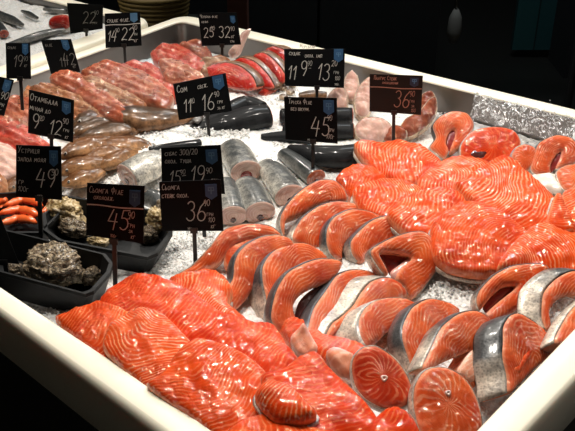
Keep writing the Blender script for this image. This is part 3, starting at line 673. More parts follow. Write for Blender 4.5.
fish('fish_chunk', 'brown ended fish chunk beside the mussels behind the salmon fillet price card', 'fish chunk', [(160,205,9,.905),(156,200,11,.905),(149,197,11,.905)], 'grey_skin', (0,.4,.9), cut='brown cut end', group=GS, cutmat='tan_flesh')
GB2 = 'black skinned fish pieces'
fish('black_fish', 'long black fish tapering left, lying under the chalk card of the centre back', 'fish', [(165,136,3,.905),(185,133,6,.905),(205,128,10,.905),(230,124,14,.91),(250,119,16,.91),(268,116,14,.91)], 'black_skin', cut='dark cut end', group=GB2, cutmat='red_flesh')
fish('black_fish', 'black fish behind the long one, angled up to its right', 'fish', [(200,124,5,.915),(225,113,9,.92),(245,104,10,.92),(262,108,8,.92)], 'black_skin', group=GB2)
fish('black_fish', 'upper round ended black fish, left of the white bellied pieces', 'fish chunk', [(282,116,9,.905),(320,116,10.5,.905),(352,116,10,.905)], 'black_skin', cut='dark cut end', group=GB2, cutmat='red_flesh')
fish('black_fish', 'lower round ended black fish, right under the first one near the white pieces', 'fish chunk', [(285,130,9,.90),(320,131,10.5,.90),(353,131,9.5,.90)], 'black_skin', cut='pink cut end', group=GB2, cutmat='pink_flesh')
fish('black_fish', 'black fish with red cut end touching the first orange back fillet', 'fish', [(290,150,7,.90),(312,155,12,.905),(340,157,14,.905),(360,154,13,.905)], 'black_skin', cut='dark red cut end', group=GB2, cutmat='red_flesh')
fish('black_fish', 'thin dark fish tail lying on ice left of the centre price card', 'fish', [(262,137,4,.90),(290,136,7,.90),(310,138,7,.90)], 'black_skin', group=GB2)
fish('black_fish', 'short black fish back above the hollow ended silver chunk', 'fish', [(150,150,4,.91),(170,147,5,.91),(200,143,5,.91)], 'black_skin', group=GB2)

GW = 'brown whole fish heaped on ice at left'
def whole(label, pts, eye=None, mat='brown_skin', tail=None, dorsal=(.2,.5,.8), flat=.7, fins=(), group=GW, name='whole_fish'):
    pts = [(a, b_, r*1.5, z) for a, b_, r, z in pts]
    return fish(name, label, 'fish', pts, mat, dorsal, flat, nose=True, eye=eye, tail=tail, fins=fins, group=group, lum=.15)
whole('large dark brown whole fish with its head left, in front of the pink fillets', [(106,115,4,.935),(116,117,9,.935),(135,119,12,.935),(155,120,11,.935),(175,118,8,.93),(192,116,4,.925)], (112,115,1.8), tail=([(190,114),(200,108),(204,118),(198,124),(190,120)],.925), fins=[([(130,112),(145,104),(160,108),(155,114)],.945)])
whole('brown whole fish lying under the large dark one, head to the left', [(82,138,3,.925),(92,136,7,.925),(108,133,9,.925),(124,131,8,.925),(140,129,4,.92)], (87,138,1.5))
whole('light brown long fish below the other brown ones, pointing right to the black fish', [(90,152,3,.91),(102,149,8,.915),(120,147,10,.915),(138,146,8,.91),(152,148,4,.905)], (93,153,1.6), 'tan_skin')
whole('tan fish with round eye, just right of the left middle price card', [(62,156,4,.925),(72,152,8,.925),(88,147,9,.925),(104,143,7,.92),(120,140,3,.92)], (65,154,1.7), 'tan_skin')
whole('tan fish whose head lies right of the upper left chalk card foot', [(85,160,4,.915),(95,157,7,.915),(110,153,8,.915),(126,150,5,.91)], (90,157,1.7), 'tan_skin')
whole('slender tan fish low at left with its tail fading to the ice', [(60,172,4,.91),(72,168,8,.91),(90,165,9,.91),(106,160,7,.905),(120,155,3,.905)], (66,170,1.6), 'tan_skin')
whole('small tan fish nearest the oyster tray under the left middle card', [(64,184,3,.9),(76,181,7,.9),(90,176,7,.9),(102,171,4,.9)], (70,182,1.5), 'tan_skin')
whole('dark glossy fish head poking out between the left cards', [(76,124,4,.935),(84,122,8,.935),(96,118,8,.93),(108,112,5,.93)], (80,121,2.2), 'brown_skin')
whole('small fish with dark eye beside the lower edge of the left middle card', [(10,188,4,.9),(20,182,7,.9),(34,178,7,.9),(50,174,4,.9)], (13,187,1.6), 'tan_skin')

whole('golden brown fish lying across the tail ends of the other tan fish', [(96,168,3,.905),(108,163,7,.91),(122,156,8,.91),(138,150,4,.905)], None, 'tan_skin')
whole('dark brown fish filling in above the tan ones, beside the ice patch', [(70,134,3,.93),(80,131,7,.93),(98,126,8,.93),(116,124,5,.925)], (74,133,1.6))
# pink and tan fillets, upper left
GP = 'pink and tan fish fillets at upper left'
def grow(poly, k):
    cx = sum(p[0] for p in poly)/len(poly); cy = sum(p[1] for p in poly)/len(poly)
    return [(cx+(x-cx)*k, cy+(y-cy)*k) for x, y in poly]
def pf(label, poly, z, axis, mat, **k):
    poly = grow(poly, 1.14)
    return slab('fish_fillet', label, 'fish fillet', poly, z=z, n=k.pop('n', (0, -.25, 1)), thick=k.pop('th', .03), bulge=.007, er=.006, front=mat, skin=None, freq=48, axis=axis, chev=None, res=.0045, rough=.005, group=GP, **k)
pf('large pink fillet running down right, behind the two left rear cards', [(86,73),(98,65),(113,62),(128,66),(146,74),(160,84),(168,94),(160,104),(148,100),(132,92),(112,84),(96,80)], .955, (90,70,160,98), 'pink_flesh')
pf('tan pink fillet just below the large pink one', [(80,80),(94,76),(110,84),(128,92),(142,101),(136,110),(120,106),(104,98),(88,90)], .95, (85,82,138,106), 'tan_flesh')
pf('tan fillet with a reddish tip near the foot of the 42 card', [(54,78),(68,72),(84,76),(100,88),(118,100),(130,112),(118,118),(102,112),(84,98),(66,88)], .945, (58,78,124,114), 'pink_flesh')
pf('thin pale tan fillet sloping right below the upper left cards', [(32,90),(46,84),(64,88),(84,97),(102,112),(98,120),(82,114),(62,103),(44,98)], .938, (36,90,100,116), 'tan_flesh')
pf('narrow tan strip right of the upper left chalk card', [(56,102),(74,103),(92,112),(104,121),(96,128),(78,122),(62,114)], .928, (58,106,100,124), 'tan_flesh')
pf('tan strip lowest of the narrow ones beside the chalk card', [(58,116),(74,118),(90,126),(98,134),(84,138),(66,132),(56,126)], .92, (58,118,96,134), 'tan_flesh')
pf('dusky pink fillet at the far left behind the slanting card', [(-8,104),(6,98),(20,96),(34,104),(36,122),(28,136),(10,132),(-8,124)], .935, (-5,105,30,130), 'pink_flesh')
pf('dark red fillet at left edge between the two left chalk cards', [(-14,124),(4,118),(22,122),(34,134),(46,142),(40,152),(18,150),(-6,144)], .925, (-10,125,40,148), 'red_flesh')
pf('pinkish fillet showing left of the upper left chalk card', [(24,90),(30,86),(34,94),(32,108),(24,110),(18,100)], .945, (24,88,28,108), 'tan_flesh')
pf('pale orange fillet at left edge beside the left middle card', [(-20,146),(-2,142),(12,148),(18,158),(14,170),(-2,176),(-22,172)], .915, (-18,150,14,168), 'white_flesh')
pf('yellowish fillet end low on the left edge above the shrimp tray', [(-20,176),(-6,172),(4,178),(4,190),(-8,196),(-22,192)], .905, (-18,178,2,190), 'tan_flesh')
# red meat at upper centre
def rf(label, poly, z, axis, mat='red_flesh', **k):
    return slab('red_fish_fillet', label, 'fish fillet', poly, z=z, n=k.pop('n', (0, -.3, 1)), thick=.028, bulge=.007, er=.006, front=mat, skin=None, freq=48, axis=axis, chev=None, res=.0045, rough=.007, group='red fish fillets at the far corner', **k)
rf('dark red fillet in the far left corner behind the others', [(150,52),(160,44),(172,42),(186,47),(200,56),(206,64),(196,70),(178,68),(160,64)], .945, (155,48,200,66))
rf('pink red fillet under the far corner price card', [(176,46),(186,40),(198,38),(206,44),(212,54),(206,60),(194,54)], .945, (180,44,208,56), 'pink_flesh')
rf('red strip fillet lying left of the far corner heap', [(124,62),(136,60),(150,62),(162,70),(166,80),(156,84),(144,76),(130,70)], .94, (128,62,160,80))
rf('dark glossy red fillet with black skin edge in the middle of the red heap', [(158,60),(172,58),(188,64),(202,72),(206,82),(196,88),(180,86),(166,78)], .945, (162,62,202,84), 'pink_flesh')
rf('crimson fillet piece in front of the red heap, left of the centre back card', [(150,78),(164,80),(180,88),(184,96),(170,100),(156,94)], .93, (152,80,182,96))
rf('pink brown fillet end right of the red heap, under the pair of price digits', [(196,62),(206,56),(220,54),(230,58),(226,66),(212,72),(202,72)], .94, (198,64,228,58), 'tan_flesh')
slab('fish_skin_flap', 'pale flat fish flap leaning on the back rim behind the far corner card', 'fish fillet', [(228,52),(236,42),(242,32),(251,28),(246,40),(240,54),(232,58)], z=.925, n=(0,-.8,.6), thick=.01, front='white_flesh', skin=None)
def tuna(label, poly, ns, z=.915):
    return slab('red_fish_steak', label, 'fish steak', poly, z=z, n=(-.25,-.6,.76), thick=.03, bulge=.006, er=.004, front='tuna_flesh', skin='brown_skin', nskin=ns, freq=156, res=.006, rough=.003,
                group='red fish steaks under the back rim', ext=(.02,.022,-.006), white=(.5,.8))
tuna('largest dark red fish steak with brown skin, nearest the centre back card', [(205,70),(212,64),(226,62),(240,66),(252,76),(256,88),(246,90),(232,88),(218,84)], 6, .92)
tuna('second red fish steak, brown skinned, behind the largest one', [(232,62),(240,57),(252,60),(262,68),(270,78),(274,88),(262,88),(252,76),(242,66)], 7)
tuna('third red fish steak behind the second, with speckled skin', [(252,56),(262,52),(272,58),(281,68),(286,78),(280,84),(271,76),(262,66)], 7)
tuna('last red fish steak at the right end under the back rim', [(264,50),(274,46),(284,50),(288,60),(288,72),(280,66),(272,57)], 6)
slab('red_fish_scrap', 'bright red fish scrap at the foot of the red steaks', 'fish fillet', [(258,92),(264,86),(272,82),(278,84),(274,90),(264,95)], z=.90, n=(0,-.4,.9), thick=.015, front='tuna_flesh', skin=None)
# white bellied pieces near the reddish card
def wf(label, poly, z, mat='white_flesh', skin='speckled_skin', **k):
    return slab('pale_fish_piece', label, 'fish chunk', poly, z=z, n=k.pop('n', (0, -.6, .8)), thick=.03, bulge=.006, er=.006, front=mat, skin=skin, freq=70, axis=(poly[0][0], poly[0][1], poly[4][0], poly[4][1]), chev=.3, res=.005, rough=.010, group='pale fish pieces around the reddish price card', **k)
wf('pale upright fish piece right of the double price card', [(347,98),(344,86),(346,76),(351,70),(357,74),(359,84),(358,94),(353,100)], .90)
wf('speckled white belly piece left of the reddish card', [(357,112),(355,100),(358,88),(366,78),(372,76),(373,90),(372,104),(368,114),(362,116)], .90)
wf('round pale piece between the double price card and the white belly', [(328,96),(334,88),(342,86),(347,94),(347,106),(340,110),(331,106)], .90)
wf('pale cut end nearest the black fish under the reddish card', [(358,136),(356,126),(362,118),(372,116),(384,118),(392,126),(388,138),(374,141)], .895)
wf('pink wet fish end below the reddish card stake', [(384,138),(388,128),(396,124),(406,128),(406,137),(398,141),(388,142)], .895, 'pink_flesh')
wf('reddish fish body behind the reddish card to its right', [(400,130),(406,118),(420,110),(430,98),(436,96),(437,108),(432,120),(420,130),(408,136)], .90, 'pink_flesh')
wf('brown red wet fish chunk at the right end beside the propped steak', [(418,114),(420,100),(424,92),(432,90),(436,98),(434,110),(426,118)], .905, 'pink_flesh')
for i, (a, b_, l) in enumerate(((282,88,'left'),(290,92,'middle'),(283,97,'lower'),(292,84,'upper'))):
    fish('speckled_clam', 'small speckled yellow shell, %s one of the cluster left of the double price card' % l, 'shellfish', [(a-3,b_,3,.9),(a,b_,4.2,.9),(a+3,b_+1,3,.9)], 'speckled_skin', group='speckled shells by the double price card', part='shell')
fish('whole_fish', 'reddish fish end peeping between the double price card and the one below', 'fish', [(300,96,4,.905),(312,95,6,.905),(326,95,4,.905)], 'brown_skin')

# ------------------------------------------------------------------ trays
def tray(label, rim, z, h, inward=.86, group='black plastic seafood trays'):
    pts = [P(a, b_, z) for a, b_ in rim]; n = len(pts); c = sum(pts, V())/n
    def r(s, dz): return [V(((c+(p-c)*s).x, (c+(p-c)*s).y, z+dz)) for p in pts]
    root = thing('seafood_tray', (c.x, c.y, z-h), label, 'tray', group)
    rings = [r(inward-.03, -h+.004), r(.965, -.004), r(.97, 0), r(1.03, 0), r(1.035, -.006), r(1.02, -.008), r(inward, -h)]
    v = [p for q in rings for p in q]; f = []
    for i in range(len(rings)-1):
        for j in range(n): f.append((i*n+j, i*n+(j+1) % n, (i+1)*n+(j+1) % n, (i+1)*n+j))
    f.append(tuple(range(n))); f.append(tuple((len(rings)-1)*n+j for j in range(n))[::-1])
    mesh('tray_shell', v, f, 'tray_black', root.location, root, smooth=False)
    return root
tray('black plastic tray with the biggest oyster, nearest the front left rim', [(-40,220),(5,230),(104,254),(111,263),(108,272),(92,290),(84,293),(0,271),(-45,262)], .945, .055)
tray('black plastic tray of oysters and mussels behind the nearest tray', [(44,214),(56,199),(66,196),(164,212),(171,220),(170,233),(156,252),(146,256),(60,240),(46,230)], .93, .045)
tray('black plastic tray of cooked shrimps at the left edge', [(-22,208),(-10,194),(50,190),(66,197),(58,214),(40,232),(-18,232)], .93, .04)
def oyster(label, px, py, rx, ry, z, h, mat='oyster_shell', rot=0, group='oysters', seed=0, cat='oyster', layers=3):
    c = P(px, py, z); d = depth(c)/F; v = []; f = []; al = []; n1, n2 = 40, 56
    root = None; sd = V((seed*3.3, seed*1.7, seed))
    for i in range(n1+1):
        th = math.pi*i/n1
        for j in range(n2):
            q = 2*math.pi*j/n2; u = V((math.sin(th)*math.cos(q), math.sin(th)*math.sin(q), math.cos(th)))
            k = 1+.22*noise.noise(u*1.6+sd)+.16*abs(noise.noise(u*4+sd))+.09*noise.noise(u*9+sd)+.05*noise.noise(u*20+sd)
            k += .05*math.sin(u.z*16+5*noise.noise(u*2+sd))
            x = u.x*rx*d*k; y = u.y*ry*d*1.5*k; zz = max(-.5, u.z)*h*k
            a = math.radians(rot); v.append(c+V((x*math.cos(a)-y*math.sin(a), x*math.sin(a)+y*math.cos(a), zz))); al.append(u.z*.5+.3*noise.noise(u*3+sd))
    for i in range(n1):
        for j in range(n2): f.append((i*n2+j, (i+1)*n2+j, (i+1)*n2+(j+1) % n2, i*n2+(j+1) % n2))
    o = mesh('oyster', v, f, mat, (c.x, c.y, c.z-h*.5), None, {'along': al})
    return tag(o, label, cat, group)
oyster('large rugged grey brown oyster filling the nearest tray', 54, 268, 29, 15, .925, .036, rot=-8, seed=1)
oyster('small oyster at the left of the nearest tray beside the large one', 16, 271, 9, 4, .905, .014, seed=2)
oyster('small oyster at the right end of the nearest tray', 92, 277, 9, 5, .91, .018, rot=20, seed=3)
oyster('oyster lying flat behind the large one in the nearest tray', 80, 262, 9, 4, .908, .014, rot=20, seed=4)
oyster('large yellowish oyster in the second tray, left of the salmon fillet card', 66, 214, 20, 9, .915, .032, 'oyster_yellow', -25, seed=5)
oyster('dark edged oyster low in the second tray under the yellowish one', 74, 229, 18, 6, .905, .018, 'oyster_shell', -20, seed=6)
oyster('yellowish oyster at the right end of the second tray beside the card', 156, 222, 9, 8, .91, .028, 'oyster_yellow', 20, seed=7)
oyster('dark mussel shell at the right end of the second tray', 149, 236, 9, 5, .9, .018, 'oyster_shell', 20, seed=8, cat='mussel')
oyster('brownish oyster mostly hidden behind the salmon fillet card', 115, 226, 16, 8, .905, .026, 'oyster_yellow', -10, seed=9)
oyster('low brown oyster under the bottom edge of the salmon fillet card', 98, 243, 10, 4, .9, .014, 'oyster_yellow', -10, seed=10)
oyster('dark shell standing behind the yellowish one near the right of the second tray', 162, 210, 6, 5, .912, .022, 'oyster_shell', 0, seed=11)
GSH = 'cooked orange shrimps in the left tray'
def shrimp(label, pts, z):
    k, _ = crom(pts, False, 5); w = [P(a, b_, z+.004*math.sin(i*.5)) for i, (a, b_, r) in enumerate(k)]
    rad = [r*depth(x)/F*(1+.10*math.cos(i*2.1)) for i, ((a, b_, r), x) in enumerate(zip(k, w))]
    root = thing('shrimp', (w[len(w)//2].x, w[len(w)//2].y, z-.008), label, 'shrimp', GSH)
    m = MB(); m.tube(w, rad, 12, flat=.9); m.build('body', 'shrimp_shell', root.location, root, True)
    t = (w[0]-w[2]).normalized(); s = t.cross(V((0, 0, 1)))
    for q in (-.5, 0, .5):
        m = MB(); e = w[0]+(t+s*q)*.02; m.tube([w[0], (w[0]+e)/2+V((0,0,.002)), e], [.003, .004, .0012], 6, flat=.3); m.build('tail_blade', 'shrimp_shell', root.location, root, True)
    m = MB()
    for i in range(3, len(w)-3, 3): m.tube([w[i], w[i]+s*rad[i]*.8+V((0,0,-.003)), w[i]+s*rad[i]*1.6+V((0,0,-.004))], [.0014, .001, .0006], 5)
    m.build('legs', 'shrimp_shell', root.location, root, True)
shrimp('shrimp curling at the top of the left tray', [(4,206,1.5),(12,203,4),(24,200,5),(36,202,4.5),(42,206,2)], .925)
shrimp('shrimp lying across the middle of the left tray', [(-2,214,1.5),(8,211,4),(20,210,5),(32,212,4.5),(38,216,2)], .925)
shrimp('pale orange shrimp nearest the camera in the left tray', [(0,224,1.5),(6,222,4),(18,219,5),(30,220,4.5),(36,223,2)], .92)
shrimp('shrimp between the left middle card stake and the second tray', [(40,214,1.5),(46,210,3.5),(54,206,4.5),(60,202,3),(64,200,2)], .925)
shrimp('shrimp behind the left middle card stake', [(32,199,1.5),(40,196,3.5),(50,196,4),(58,198,3)], .925)
shrimp('shrimp at the far left corner of the tray, cut by the frame', [(-16,210,1.5),(-10,206,4),(-2,203,4.5),(6,200,3)], .92)

# ------------------------------------------------------------------ clear plastic film at the back right
def film():
    v = []; f = []; nx, ny = 60, 26
    for i in range(nx+1):
        for j in range(ny+1):
            s, t = i/nx, j/ny
            a = P(474+(590-474)*s, 92+(120-92)*s, RIM-.004); b_ = P(468+(585-468)*s, 118+(150-118)*s, ICE+.035)
            p = a*(1-t)+b_*t
            p = p+V((0, -.012, .004))*(math.sin(t*3.14))+V((0, -1, .6)).normalized()*(.016*abs(noise.noise(V((s*12, t*2+s*6, 0))))+.008*abs(noise.noise(V((s*30, t*4-s*9, 4))))+.002)
            v.append(p)
    for i in range(nx):
        for j in range(ny): a = i*(ny+1)+j; f.append((a, a+1, a+ny+2, a+ny+1))
    o = mesh('plastic_film', v, f, 'clear_film', v[ny]); tag(o, 'crumpled clear plastic film hanging inside the back right wall', 'plastic film')
    md = o.modifiers.new('thickness', 'SOLIDIFY'); md.thickness = .0004
film()
w = P(453, 93.5, RIM-.035)
m = MB(); m.tube([w+V((0, .02, 0)), w+V((0, 0, 0)), w+V((0,-.004,0))], [.006, .006, .004], 12); tag(m.build('wall_plug', 'stake_black', w), 'small black round plug in the back steel wall', 'plug')
# ------------------------------------------------------------------ handwritten price cards
def arc(cx, cy, rx, ry, a0, a1, n=9): return [(cx+rx*math.cos(math.radians(a0+(a1-a0)*i/n)), cy+ry*math.sin(math.radians(a0+(a1-a0)*i/n))) for i in range(n+1)]
G = {
'0': [arc(.3,.5,.28,.5,100,460,14)], '1': [[(.05,.7),(.3,1),(.22,0)]], '2': [arc(.3,.74,.26,.26,160,-40,8)+[(.05,0),(.3,.06),(.6,.0)]],
'3': [arc(.28,.76,.24,.24,150,-80,8)+arc(.28,.26,.28,.28,80,-150,9)], '4': [[(.3,1),(.02,.38),(.62,.38)],[(.52,.8),(.42,-.05)]],
'5': [[(.58,1),(.16,.97),(.1,.58)]+arc(.28,.3,.28,.3,100,-140,9)], '6': [[(.5,1),(.2,.7),(.04,.3)]+arc(.3,.24,.26,.25,180,520,12)],
'7': [[(.02,.95),(.6,1),(.25,0)],[(.12,.5),(.5,.52)]], '8': [arc(.3,.76,.2,.23,90,450,12),arc(.3,.26,.27,.27,90,450,12)], '9': [arc(.28,.72,.24,.27,0,360,12)+[(.5,.4),(.3,0)]],
'А': [[(0,0),(.28,1),(.56,0)],[(.1,.36),(.46,.36)]], 'Б': [[(.5,1),(.05,1),(.05,0)]+arc(.15,.27,.36,.27,-90,90,6)+[(.05,.54)]], 'В': [[(.05,0),(.05,1)]+arc(.1,.76,.34,.24,90,-90,6)+arc(.1,.26,.42,.26,90,-90,6)],
'Г': [[(.05,0),(.05,1),(.5,1)]], 'Д': [[(0,-.12),(.04,.06),(.6,.06),(.62,-.12)],[(.1,.06),(.3,1),(.5,.06)]], 'Е': [[(.5,1),(.05,1),(.05,0),(.5,0)],[(.05,.52),(.42,.52)]],
'Ж': [[(0,1),(.7,0)],[(.7,1),(0,0)],[(.35,1),(.35,0)]], 'З': [arc(.25,.76,.24,.24,150,-80,8)+arc(.25,.26,.28,.26,80,-150,8)], 'И': [[(.05,1),(.05,0),(.5,1),(.5,0)]], 'Й': [[(.05,.9),(.05,0),(.5,.9),(.5,0)],[(.15,1.1),(.28,1.02),(.4,1.12)]],
'І': [[(.1,1),(.1,0)]], 'К': [[(.05,1),(.05,0)],[(.5,1),(.06,.5),(.52,0)]], 'Л': [[(0,0),(.15,.1),(.3,1),(.52,0)]], 'М': [[(0,0),(.08,1),(.34,.3),(.6,1),(.68,0)]], 'Н': [[(.05,1),(.05,0)],[(.5,1),(.5,0)],[(.05,.5),(.5,.5)]],
'О': [arc(.3,.5,.28,.48,90,450,12)], 'П': [[(.05,0),(.05,1),(.5,1),(.5,0)]], 'Р': [[(.05,0),(.05,1)]+arc(.1,.74,.38,.26,90,-90,7)], 'С': [arc(.32,.5,.3,.48,50,310,9)], 'Т': [[(0,1),(.56,1)],[(.28,1),(.28,0)]],
'У': [[(0,1),(.28,.45)],[(.56,1),(.15,0)]], 'Ф': [[(.35,1.05),(.35,-.05)],arc(.35,.55,.33,.3,0,360,12)], 'Х': [[(0,1),(.5,0)],[(.5,1),(0,0)]], 'Ц': [[(.05,1),(.05,0),(.5,0),(.5,1)],[(.5,0),(.62,-.15)]],
'Ь': [[(.05,1),(.05,0)]+arc(.1,.26,.36,.26,-90,90,6)], 'Ч': [[(.05,1),(.08,.5),(.5,.5)],[(.5,1),(.5,0)]], 'Ш': [[(0,1),(0,0),(.7,0),(.7,1)],[(.35,0),(.35,1)]], 'Я': [[(.5,0),(.5,1)]+arc(.42,.74,.36,.26,90,270,7),[(.3,.5),(0,0)]],
'.': [[(.1,0),(.14,.06)]], '-': [[(.05,.45),(.5,.5)]], '/': [[(0,-.1),(.4,1.1)]], '~': [[(0,.5),(.3,.62),(.7,.4),(1,.5)]], ' ': [],
}
LOW = 'абвгдежзийіклмнопрстуфхцьчшя'
def glyph(c):
    if c in LOW: return [[(x*.85, y*.62) for x, y in s] for s in G.get(c.upper(), G['О'])]
    return G.get(c, G['О'])
def write_line(txt, x, y, h, sp=1.0, slant=.15):
    """strokes in card coordinates"""
    out = []; cx = x; q = random.Random(txt+str(x))
    for c in txt:
        g = glyph(c); w = max([p[0] for s in g for p in s]+[.3])
        dy = q.uniform(-.04, .04)
        for s in g: out.append([(cx+(px_+slant*py_)*h, y+(py_+dy)*h) for px_, py_ in s])
        cx += (w+.17)*h*sp
    return out
def card(label, corners, stake, rows, mat='card_black', chalk='chalk', shield=True, hline=None, lean=.18, clip=True, thin=1.0, shieldmat='label_blue', foot=None):
    """corners TL,TR,BR,BL in px; stake (x_top, y_top, x_bottom, y_bottom); the foot stands on the ice"""
    g = P(stake[2], stake[3], foot if foot is not None else ICE+.025)
    n = V((0, -1, lean)).normalized()
    c4 = [PP(a, b_, g, n) for a, b_ in corners]; TL, TR, BR, BL = c4
    root = thing('price_card', g, label, 'price card', 'chalk written price cards on stakes')
    v = c4+[p-n*.0016 for p in c4]
    mesh('card', v, [(3, 2, 1, 0), (4, 5, 6, 7), (0, 1, 5, 4), (1, 2, 6, 5), (2, 3, 7, 6), (3, 0, 4, 7)], mat, root.location, root, smooth=False)
    def at(u, w, o=.0006): return (TL*(1-u)+TR*u)*w+(BL*(1-u)+BR*u)*(1-w)+n*o
    W = (TR-TL).length; H = (TL-BL).length; asp = H/W
    vs = []; fs = []
    def strokes(ss, lw):
        for s in ss:
            pts = [at(x, y/asp if False else y) for x, y in s]
            for i in range(len(pts)-1):
                a, b_ = pts[i], pts[i+1]; t = b_-a
                if t.length < 1e-6: continue
                t.normalize(); sdd = n.cross(t)*lw/2; k = len(vs)
                vs.extend([a-sdd-t*lw*.3, b_-sdd+t*lw*.3, b_+sdd+t*lw*.3, a+sdd-t*lw*.3]); fs.append((k, k+1, k+2, k+3))
    for row in rows:
        txt, x, y, h = row[:4]; lw = (row[4] if len(row) > 4 else .0009)*(1.3 if h > .25 else 1.1)
        hh = h
        ss = write_line(txt, 0, 0, 1.0)
        # h is in card heights; convert x scale by aspect
        ss = [[(x+px_*h*asp*.74, y+py_*h) for px_, py_ in s] for s in ss]
        strokes(ss, lw*thin)
    if vs: mesh('handwriting', vs, fs, chalk, root.location, root, smooth=False)
    if shield:
        u0, w0, u1, w1 = (.74, .62, .93, .92) if shield is True else shield
        pts = [(u0, w1), (u1, w1), (u1, w0+.08*(w1-w0)*3), ((u0+u1)/2, w0), (u0, w0+.08*(w1-w0)*3)]
        sv = [at(a, b_, .0005) for a, b_ in pts]+[at(a, b_, .0011) for a, b_ in pts]; k = 5
        so = mesh('shield_label', sv, [(9, 8, 7, 6, 5), (0, 1, 2, 3, 4)]+[(i, (i+1) % 5, (i+1) % 5+5, i+5) for i in range(5)], shieldmat, root.location, root, smooth=False)
        # pale emblem inside
        ev = []; ef = []
        cu, cw = (u0+u1)/2, (w0+w1)/2+.02
        for (a, b_, c, d) in ((-.05,.08,.05,.06),(-.05,.02,.05,0),(-.01,.08,.01,-.06),(-.05,.08,-.035,0),(.035,.08,.05,0)):
            kk = len(ev); s_ = (u1-u0)/.19
            ev += [at(cu+a*s_, cw+b_*s_, .0014), at(cu+c*s_, cw+b_*s_, .0014), at(cu+c*s_, cw+d*s_, .0014), at(cu+a*s_, cw+d*s_, .0014)]; ef.append((kk+3, kk+2, kk+1, kk))
        w_ = mesh('emblem', ev, ef, 'label_pale', root.location, root, smooth=False)
        wl = w_.location.copy(); w_.parent = so; w_.location = wl-so.location
    if hline:
        lv = []; lf = []
        for i in range(13):
            u = .01+.98*i/12; yy = hline+.008*math.sin(u*8)
            lv += [at(u, yy+.012, .0007), at(u, yy-.012, .0007)]
        for i in range(12): lf.append((2*i+1, 2*i+3, 2*i+2, 2*i))
        mesh('divider_strip', lv, lf, chalk, root.location, root, smooth=False)
    m = MB(); top = PP(stake[0], stake[1]-3, g, n)-n*.003; bot = PP(stake[2], stake[3], g, n)-n*.003; bot.z -= .02
    t = (top-bot).normalized(); sx = t.cross(n).normalized()*.0034
    for a, b_ in ((top, bot),):
        o = n*.0016
        m.add([a-sx-o, a+sx-o, a+sx+o, a-sx+o, b_-sx-o, b_+sx-o, b_+sx+o, b_-sx+o], [(0,1,2,3),(7,6,5,4),(0,4,5,1),(1,5,6,2),(2,6,7,3),(3,7,4,0)])
    m.build('stake', 'stake_black', root.location, root)
    if clip:
        m = MB(); q = (BL+BR)/2; q = PP(stake[0], stake[1], g, n); o = n*.0022; sx2 = sx*1.8; up_ = t*.006
        m.add([q-sx2-o-up_*.6, q+sx2-o-up_*.6, q+sx2+o-up_*.6, q-sx2+o-up_*.6, q-sx2-o+up_, q+sx2-o+up_, q+sx2+o+up_, q-sx2+o+up_], [(3,2,1,0),(4,5,6,7),(0,1,5,4),(1,2,6,5),(2,3,7,6),(3,0,4,7)])
        m.build('clip', 'stake_black', root.location, root)
    return root
SM = .0006
card('black price card reading 45 on a long stake, nearest the red salmon fillets', [(87,183),(144.6,186),(143.4,243.6),(86,235)], (114,242,114,290),
     [('Сьомга Філе', .04, .83, .12, .0008), ('охолодж.', .12, .71, .10, .0007), ('45', .36, .20, .36, .0012), ('90', .72, .42, .12, .0008), ('-', .70, .34, .14, .0008), ('грн', .72, .26, .10, SM), ('за', .74, .16, .08, SM), ('кг', .78, .06, .09, SM), ('100г', .42, .03, .06, SM)], hline=.60, foot=.93)
card('black price card reading 36, lower of the pair left of the silver chunks', [(159,182),(220.7,179.5),(223.5,231),(162,231)], (194,231,195,262),
     [('Сьомга', .04, .84, .12, .0008), ('стейк охол.', .03, .68, .11, .0008), ('36', .40, .22, .38, .0013), ('90', .70, .50, .12, .0008), ('грн', .74, .30, .10, SM), ('100', .76, .18, .09, SM), ('кг', .80, .06, .10, SM), ('укр.', .42, .03, .07, SM)], foot=.905)
card('black price card reading 15 19, partly covered by the salmon steak card in front', [(161,148),(220.7,145),(225,194),(162,196)], (200,194,204,228),
     [('сібас 300/20', .06, .84, .11, .0008), ('охол. туша', .06, .68, .11, .0008), ('15', .12, .26, .26, .001), ('90', .30, .44, .10, SM), ('-', .32, .32, .2, .0009), ('19', .46, .26, .34, .0012), ('90', .72, .44, .12, .0007), ('грн', .80, .26, .10, SM)], lean=.1)
card('black price card reading 49 standing in front of the shrimp tray', [(16,145),(61,146.5),(62,200),(16,197)], (39,199,39,238),
     [('Устриця', .04, .86, .12, .0008), ('запол моля', .04, .70, .11, .0008), ('49', .42, .24, .34, .0012), ('90', .78, .46, .12, .0008), ('-', .76, .40, .14, SM), ('гр', .05, .26, .12, SM), ('100г', .04, .12, .10, SM), ('укр.', .46, .03, .07, SM)], foot=.93)
card('slanted black price card reading 9 12 above the shrimp card at left', [(29,89.6),(74,100),(73,142.5),(28,133)], (51,137,50,158),
     [('Отамбала', .03, .78, .16, .0009), ('мінай до', .03, .56, .13, .0008), ('9', .08, .14, .34, .0012), ('90', .24, .36, .11, SM), ('-', .24, .26, .2, SM), ('12', .46, .10, .34, .0012), ('90', .76, .40, .13, .0008), ('грн', .78, .22, .10, SM), ('кг', .82, .06, .10, SM)], foot=.935)
card('black price card reading Сом, 11 16, in front of the long black fish', [(173,84),(225.6,73),(232,111),(179,120)], (207,115,209,134),
     [('Сом', .05, .74, .19, .0011), ('свіж.', .44, .74, .14, .0009), ('11', .12, .18, .34, .0011), ('90', .26, .40, .12, SM), ('-', .28, .30, .2, SM), ('16', .46, .14, .42, .0013), ('90', .72, .44, .14, .0008), ('грн', .76, .26, .11, SM), ('за кг', .74, .10, .10, SM)], shield=(.74,.60,.94,.98), foot=.92)
